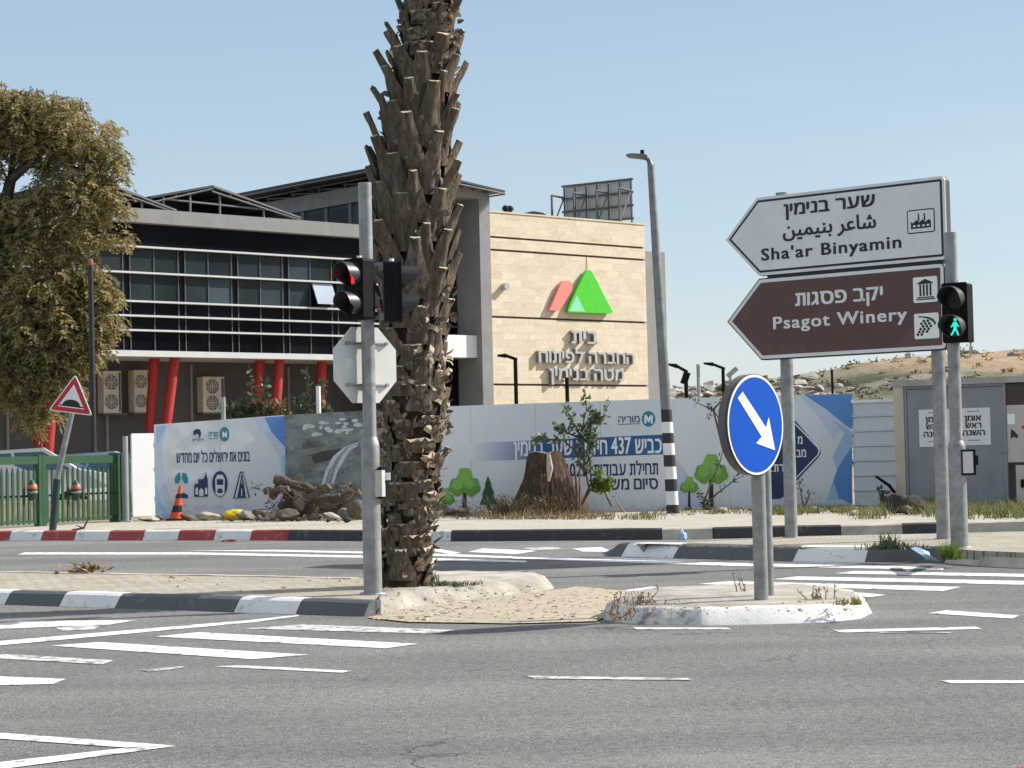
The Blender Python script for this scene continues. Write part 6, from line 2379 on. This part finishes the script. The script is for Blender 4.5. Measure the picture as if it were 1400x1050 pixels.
for zi in range(12):
    for k in range(nn):
        k2 = (k + 1) % nn
        mb.f.append([zi * nn + k, zi * nn + k2, (zi + 1) * nn + k2, (zi + 1) * nn + k])
        mb.m.append(0)
mb.f.append([12 * nn + k for k in range(nn)])
mb.m.append(1)
m_st = mk_bark('stump_bark', (.028, .020, .015), (.075, .053, .038), (.15, .115, .085), .18)
part('bole', mb, [m_st, mk('stump_top', (.13, .10, .075), .95, .35, 9, bump=.8)], sp, 60)
st_ = MB()
q0 = [P3(750, 622, -.45), P3(752, 640, -.5), P3(750, 658, -.5)]
st_.tube(q0, [.03, .07, .02], 6, jit=.2)
part('torn_wood', st_, mk('torn_pale_wood', (.40, .33, .25), .9, .25, 9), sp)
rt_ = MB()
for _ in range(26):
    x = rs.uniform(738, 800)
    y = rs.uniform(640, 668)
    x2 = x + rs.uniform(-8, 16)
    rt_.tube([P3(x, y, -.35), P3((x + x2) / 2 + rs.uniform(-3, 3), (y + 704) / 2, -.42), P3(x2, 704, -.5)], [.012, .022, .014], 4, caps=False)
part('hanging_root', rt_, mk_bark('root_bark', (.07, .045, .032), (.15, .10, .07), (.24, .17, .12), .3), sp, kind='stuff')

# rubble, logs and stones along the hoarding
rock_m = [mk('brown_stone', (.125, .097, .07), .95, .4, 4, bump=.9, bscale=18, dirt=(.06, .047, .035)), mk('grey_stone', (.21, .19, .16), .95, .3, 3, bump=.7, bscale=18), mk('pale_stone', (.36, .32, .26), .95, .25, 3, bump=.6, bscale=18, dirt=(.3, .25, .18)), mk('dark_stone', (.05, .04, .032), .95, .35, 3, bump=.7, bscale=18)]
rr4 = random.Random(17)


def rock(c, size, g):
    bm = bmesh.new()
    bmesh.ops.create_icosphere(bm, subdivisions=3 if size[0] > .12 else 2, radius=1)
    cutp = [(rvec(g), g.uniform(.55, .85)) for _ in range(9)]
    o = V((g.uniform(0, 50), 0, 0))
    for v in bm.verts:
        q = v.co.copy()
        for n_, d in cutp:
            e = q.dot(n_) - d
            if e > 0:
                q -= n_ * e
        q *= 1 + .10 * mnoise.noise(q * 2.2 + o) + .05 * mnoise.noise(q * 6 + o)
        v.co = V((q.x * size[0], q.y * size[1], q.z * size[2]))
    bmesh.ops.rotate(bm, cent=(0, 0, 0), matrix=Matrix.Rotation(g.uniform(-.35, .35), 3, 'Y'), verts=bm.verts)
    bm.verts.index_update()
    mb = MB().add([v.co + c for v in bm.verts], [[v.index for v in f.verts] for f in bm.faces])
    bm.free()
    return mb


def stone(px, py, w_px, h_px, m, label, Y=None, group=None, cat='stone', n=18):
    p = G(px, py, .15)
    Y = Y or p.y
    s = Y / F
    c = D(px, py - h_px * .5, Y)
    mb = rock(c, (w_px * .52 * s, w_px * .42 * s, h_px * .60 * s), rr4)
    return solo('stone', mb, rock_m[m], label, cat, (c.x, c.y, c.z - h_px * .5 * s), group)


RY = 36.9
big = [
    (338, 711, 34, 13, 1, 'flat grey stone just right of the yellow bag'), (360, 711, 36, 14, 0, 'low brown stone between the yellow bag and the dark boulder'),
    (302, 692, 0, 0, 0, ''), (303, 708, 26, 26, 2, 'pale boulder against the icon hoarding, behind the yellow bag'), (323, 697, 36, 16, 0, 'brown slab stone on top of the heap above the yellow bag'),
    (376, 712, 26, 16, 2, 'small pale brown stone at the foot of the dark boulder'), (405, 711, 60, 40, 3, 'largest dark boulder in the rubble heap'), (372, 700, 30, 32, 3, 'dark boulder leaning under the fallen log'),
    (447, 706, 52, 34, 0, 'big brown boulder right of the largest dark one'), (474, 711, 30, 16, 1, 'grey stone beside the signal pole foot in the rubble'), (482, 694, 30, 18, 1, 'grey boulder high in the heap next to the signal pole'),
    (420, 696, 46, 30, 0, 'brown boulder behind the largest dark boulder, under the logs'), (462, 690, 46, 30, 3, 'dark boulder at the back of the heap below the printed road'), (344, 700, 30, 22, 0, 'brown boulder behind the flat grey stone by the yellow bag'), (392, 713, 34, 16, 0, 'brown stone pressed against the front of the largest dark boulder'),
    (352, 704, 34, 22, 3, 'dark stone behind the low brown stone, right of the yellow bag'), (436, 688, 40, 34, 3, 'tall dark boulder in the middle of the heap, under the crossing logs'), (478, 680, 32, 26, 0, 'brown boulder at the top of the heap by the signal pole'), (396, 690, 44, 30, 0, 'brown boulder under the thick dark log'), (325, 711, 26, 12, 3, 'small dark stone in front of the brown slab by the yellow bag'),
    (487, 711, 26, 26, 0, 'brown boulder half hidden by the signal pole'), (455, 712, 28, 10, 2, 'flat pale stone at the front of the heap'), (430, 712, 20, 10, 0, 'small brown stone in front of the largest dark boulder'), (160, 713, 14, 15, 0, 'round brown stone at the foot of the green box pillar'),
    (204, 713, 30, 8, 2, 'flat pale stone below the white sheet panel'), (218, 712, 16, 7, 0, 'little brown stone between the white panel and the cone'), (258, 712, 24, 8, 0, 'low brown stone just right of the traffic cone'), (282, 711, 36, 11, 2, 'pale rubbly stone between the cone and the yellow bag'),
    (604, 705, 24, 18, 1, 'grey stone under the small printed tree beside the palm'), (652, 703, 24, 16, 2, 'pale stone at the foot of the printed conifer'), (625, 706, 34, 12, 0, 'brown stone under the bigger printed tree beside the palm'),
    (1226, 702, 36, 26, 3, 'dark boulder by the kiosk corner, nearest the corrugated sheet'), (1252, 703, 36, 24, 3, 'dark boulder by the kiosk corner, nearest the thick sign pole'), (1240, 704, 20, 12, 0, 'brown stone between the two dark kiosk corner boulders'), (1243, 681, 54, 9, 1, 'grey slab lying across the two dark kiosk corner boulders'), (1222, 685, 24, 8, 1, 'short grey slab on the kiosk corner heap, beside the black pipe'), (1262, 690, 20, 10, 0, 'small brown stone on the heap by the thick sign pole'),
    (1165, 697, 12, 6, 2, 'white lump in the verge below the blue hoarding edge, upper one'), (1168, 705, 16, 7, 2, 'white flat stone in the verge under the corrugated sheet'), (992, 694, 22, 6, 2, 'pale flat stone in the verge under the big printed tree'),
    (880, 703, 14, 4, 2, 'small pale stone left of the banded lamp foot'), (1030, 700, 16, 6, 1, 'grey stone in the verge behind the arrow sign posts'), (1115, 699, 18, 6, 2, 'pale stone in the verge right of the thick sign pole'), (1140, 701, 14, 5, 0, 'little brown stone in the verge under the blue facets'),
]
for (x, y, w_, h_, m, lab) in big:
    if w_:
        stone(x, y, w_, h_, m, lab)
for _ in range(34):
    x = rr4.choice([rr4.uniform(285, 495), rr4.uniform(285, 495), rr4.uniform(590, 700), rr4.uniform(860, 1200)])
    yb = 714 if x < 500 else 708 if x < 800 else 703
    stone(x, yb - rr4.uniform(-1, 6), rr4.uniform(6, 14), rr4.uniform(4, 8), rr4.choice([0, 0, 1, 2, 3]), 'small rubble stone scattered along the foot of the hoarding', None, 'small rubble stones', n=12)
mlog = mk_bark('log_bark', (.05, .036, .027), (.13, .10, .075), (.23, .185, .14), .6)


def log(label, a, b, r_, Y0=0.0):
    pa, pb = D(a[0], a[1], RY + Y0), D(b[0], b[1], RY + Y0 - .15)
    t = thing('log', label, 'log', pa, 'logs in the rubble heap')
    mm = [pa.lerp(pb, k / 6) + V((0, 0, .02 * math.sin(k * 2.1))) for k in range(7)]
    part('bark', MB().tube(mm, [r_ * (1 + .1 * math.sin(k * 1.7)) for k in range(7)], 12, 0, True, .08), mlog, t, 60)
    d = (pb - pa).normalized()
    part('cut_end', MB().tube([pa - d * .012, pa - d * .001], r_ * .93, 12), m_cut, t)
    return t


log('fallen brown log on top of the rubble heap, slanting down towards the signal pole', (376, 655), (436, 672), .085)
log('short log leaning under the top log at the side of the photo panel', (372, 680), (388, 652), .075, .1)
log('pale split log lying on the big brown boulder', (416, 684), (450, 664), .08, -.15)
log('thick dark log lying flat behind the largest dark boulder', (412, 688), (466, 680), .085, .25)
log('broken brown log end by the signal pole, resting on the back boulders', (450, 684), (492, 672), .07, .2)
log('thin log lying across the dark boulder', (362, 672), (395, 668), .06, -.1)

hb = MB()
for _ in range(60):
    x = rr4.gauss(425, 40)
    if not 350 < x < 495:
        continue
    p = D(x, rr4.uniform(664, 712), RY - .35 + rr4.uniform(-.15, .35))
    d = (rvec(rr4) * V((1, .6, .6))).normalized()
    hb.tube([p - d * .12, p + rvec(rr4) * .02, p + d * rr4.uniform(.1, .3)], [.007, .009, .004], 4, caps=False)
    for _ in range(2):
        leaf_quad(hb, p + rvec(rr4) * .08, rvec(rr4), rvec(rr4), rr4.uniform(.06, .16), .018)
struct('debris', hb, mk_leaf('debris_brown', (.05, .037, .026), (.15, .11, .075), .9, .05), None, 'stuff')

# the yellow bag
pb = G(322, 711, .15)
mb = MB()
c = D(322, 704, pb.y - .1)
bmx = bmesh.new()
bmesh.ops.create_icosphere(bmx, subdivisions=3, radius=1)
for v in bmx.verts:
    q = v.co.copy()
    k = 1 + .28 * mnoise.noise(q * 1.6) + .12 * mnoise.noise(q * 4)
    v.co = V((q.x * .21 * k, q.y * .14 * k, q.z * .105 * k))
bmx.verts.index_update()
mb.add([v.co + c for v in bmx.verts], [[v.index for v in f.verts] for f in bmx.faces])
bmx.free()
solo('plastic_bag', mb, mk('yellow_plastic', (.72, .50, .02), .4, .15, 6), 'crumpled bright yellow plastic bag in the rubble', 'bag', (c.x, c.y, .15), smooth=60)


# grass, weeds and dry stalks
def blades(mb, p, n, h, spread, g, wid=.008):
    for _ in range(n):
        o = V((g.gauss(0, spread), g.gauss(0, spread), 0))
        hh = h * g.uniform(.45, 1.15)
        ln = V((g.gauss(0, .35), g.gauss(0, .35), 1)).normalized()
        s = V((g.uniform(-1, 1), g.uniform(-1, 1), 0)).normalized() * wid
        b = p + o
        m = b + ln * hh * .55
        e = b + ln * hh + V((ln.x, ln.y, -.25)) * hh * .35
        mb.add([b - s, b + s, m + s * .7, m - s * .7, e], [(0, 1, 2, 3), (3, 2, 4)])


gg = random.Random(12)
green, dry = MB(), MB()
for _ in range(520):
    x = gg.choice([gg.uniform(1060, 1215), gg.uniform(1215, 1460), gg.uniform(1265, 1460), gg.uniform(660, 910), gg.uniform(905, 1100)])
    y0 = 711 if x < 900 else 705 if x < 1180 else 711
    y = gg.uniform(y0 - 9, y0) if x < 1200 else gg.uniform(692, 711)
    p = G(x, y, .15)
    if mnoise.noise(V((p.x * 1.3, p.y * 1.1, 2))) < gg.uniform(-.35, .15):
        continue
    h = .10 if x < 1060 else .16 if x < 1200 else .26
    blades(green if (x > 1060 or gg.random() < .45) else dry, p, 12, h, .10, gg)
for _ in range(120):
    x = gg.uniform(595, 830)
    p = G(x, gg.uniform(702, 711), .15)
    blades(dry, p, 10, gg.uniform(.10, .24) if x < 810 and x > 640 else .10, .10, gg, .007)
for _ in range(60):
    p = G(gg.uniform(290, 495), gg.uniform(708, 714), .15)
    blades(dry, p, 6, .08, .1, gg)
struct('verge_grass', green, mk_leaf('grass_blade', (.085, .10, .028), (.21, .215, .07), .6, .3), None, 'stuff')
struct('dry_grass', dry, lf_dry, None, 'stuff')
mb = MB()
for _ in range(34):
    x = gg.gauss(712, 40)
    p = P3(x, 708, -.5)
    p.z = .15
    nst = 5
    for _ in range(nst):
        e = p + V((gg.gauss(0, .14), gg.gauss(0, .1), gg.uniform(.15, .42)))
        mb.tube([p, p.lerp(e, .5) + rvec(gg) * .03, e], [.008, .006, .003], 3, caps=False)
        for _ in range(3):
            leaf_quad(mb, p.lerp(e, gg.uniform(.4, 1)), rvec(gg), rvec(gg), gg.uniform(.05, .1), .012)
struct('dead_brushwood', mb, lf_dry, None, 'stuff')


lf_yel = mk_leaf('yellowed_leaf', (.20, .165, .05), (.34, .28, .10), .7, .2)


def tuft(name, label, cat, px, py, z0, n, h, spread_px, mat, seed, group=None, wid=.006):
    g = random.Random(seed)
    p = G(px, py, z0)
    mb = MB()
    k = p.y / F
    for _ in range(n):
        blades(mb, p + V((g.gauss(0, spread_px * k * .5), g.gauss(0, spread_px * k * .35), 0)), 6, h, .02, g, wid)
    return solo(name, mb, mat, label, cat, p, group)


tuft('weed', 'green weed mat at the foot of the palm', 'weed', 612, 801, .11, 55, .055, 34, lf_green, 1)
tuft('weed', 'taller green weed rising against the palm trunk', 'weed', 582, 798, .11, 26, .13, 12, lf_green, 2)
tuft('weed', 'leafy weed on the island edge below the thick sign pole', 'weed', 1225, 751, .15, 46, .10, 40, lf_green, 3)
tuft('weed', 'upright yellow green weed at the end of the painted kerb below the green-lit signal pole', 'weed', 1301, 765, .08, 34, .22, 14, lf_bright, 4)
tuft('weed', 'upright leafy weed by the blue rag on the direction sign island', 'weed', 1216, 750, .15, 14, .22, 9, lf_green, 5)
tuft('weed', 'yellowish dry weed behind the white nose kerb', 'weed', 1162, 827, .115, 16, .07, 20, lf_yel, 6)


def stalks(label, px, py, n, h, spread, seed):
    g = random.Random(seed)
    p = G(px, py, .10)
    mb = MB()
    for _ in range(n):
        b = p + V((g.gauss(0, spread), g.gauss(0, spread * .5), -.05))
        e = b + V((g.gauss(0, .05), g.gauss(0, .05), h * g.uniform(.5, 1.1)))
        mb.tube([b, b.lerp(e, .5) + rvec(g) * .012, e], [.006, .005, .002], 4, caps=False)
        for _ in range(5):
            q = b.lerp(e, g.uniform(.4, 1))
            leaf_quad(mb, q, (rvec(g) + V((0, 0, .6))).normalized(), rvec(g), g.uniform(.02, .05), .006)
    solo('dry_weed', mb, drys, label, 'weed', p)


stalks('dry brown weed stalks at the grey chipped end of the nose island', 862, 830, 26, .17, .10, 1)
stalks('dry brown weed stalks behind the white nose kerb', 1120, 823, 10, .18, .04, 2)
stalks('single dry stalks beside the arrow sign posts', 1018, 812, 4, .22, .03, 3)
stalks('dry weed clump on the crossing edge', 848, 838, 12, .09, .06, 4)

# litter
def crumple(name, label, cat, px, py, z0, size, mat, seed):
    g = random.Random(seed)
    p = G(px, py, z0)
    bm = bmesh.new()
    bmesh.ops.create_icosphere(bm, subdivisions=2, radius=1)
    for v in bm.verts:
        k = 1 + .5 * mnoise.noise(v.co * 1.7 + V((seed, 0, 0)))
        v.co = V((v.co.x * size[0] * k, v.co.y * size[1] * k, max(-.2, v.co.z) * size[2] * k + size[2] * .3))
    bm.verts.index_update()
    mb = MB().add([v.co + p for v in bm.verts], [[v.index for v in f.verts] for f in bm.faces])
    bm.free()
    return solo(name, mb, mat, label, cat, p)


blue_rag = mk('blue_plastic_rag', (.30, .45, .60), .5, .25, 8)
g = random.Random(2)
p0 = G(1256, 757, .16)
mb = MB()
pts = [G(1252, 752, .17), G(1260, 756, .17), G(1265, 761, .17), G(1270, 765, .11), G(1275, 769, .03)]
for i, q in enumerate(pts):
    s = V((.05, -.03, 0)) * (1 + .3 * math.sin(i * 2))
    mb.v += [q - s + V((0, -.02, .02)), q + V((0, -.02, .035 + .02 * math.sin(i * 3))), q + s + V((0, -.02, .012))]
for i in range(len(pts) - 1):
    for k in (0, 1):
        mb.f.append([i * 3 + k, i * 3 + k + 1, i * 3 + 4 + k, i * 3 + 3 + k])
        mb.m.append(0)
solo('plastic_rag', mb, blue_rag, 'strip of light blue plastic hanging over the painted kerb', 'litter', p0)
crumple('plastic_rag', 'small crumpled blue and white wrapper on the far end of the sign island', 'litter', 933, 739, .15, (.05, .05, .10), blue_rag, 4)
crumple('litter', 'flat dark red litter in the gutter before the red and white kerb', 'litter', 314, 740.5, 0, (.13, .08, .03), mk('red_litter', (.16, .03, .04), .7), 6)
crumple('litter', 'flat pale card in the gutter by the last red kerb stone', 'litter', 357, 738, 0, (.20, .10, .02), mk('pale_card', (.55, .48, .38), .8), 7)
mb = MB()
pq = G(118, 783, .11)
for _ in range(60):
    q = pq + V((g.gauss(0, .09), g.gauss(0, .06), abs(g.gauss(0, .03)) + .005))
    leaf_quad(mb, q, rvec(g, -.2, .6), rvec(g), g.uniform(.06, .16), g.uniform(.012, .03))
solo('dead_leaves', mb, lf_dry, 'clump of dead brown leaves on the near island paving', 'leaf clump', pq)
mb = MB()
pq = G(98, 725, .15)
mb.tube([pq, pq + V((.2, 0, .03)), pq + V((.3, 0, .22))], [.02, .02, .01], 5)
mb.tube([pq + V((.2, 0, .03)), pq + V((.05, .1, .08))], [.015, .006], 5)
solo('stick', mb, stem_m, 'small dry stick on the far pavement under the green fence', 'stick', pq)
mb = MB()
p0 = P3(1202, 692)
mb.tube([P3(1228, 680), P3(1216, 664), P3(1203, 655), P3(1197, 651)], [.03, .03, .025, .02], 8)
solo('pipe_end', mb, MT['black_plastic'], 'bent black pipe end sticking out over the kiosk corner boulder', 'pipe', P3(1228, 680), smooth=50)
sapling('sapling', 'few green leaves before the corrugated sheet', 'sapling', P3(1205, 694), [[P3(1206, 695), P3(1203, 680), P3(1208, 670)], [P3(1206, 695), P3(1212, 676)]], 22, lf_green, stem_m, (.06, .12), .35, 41)
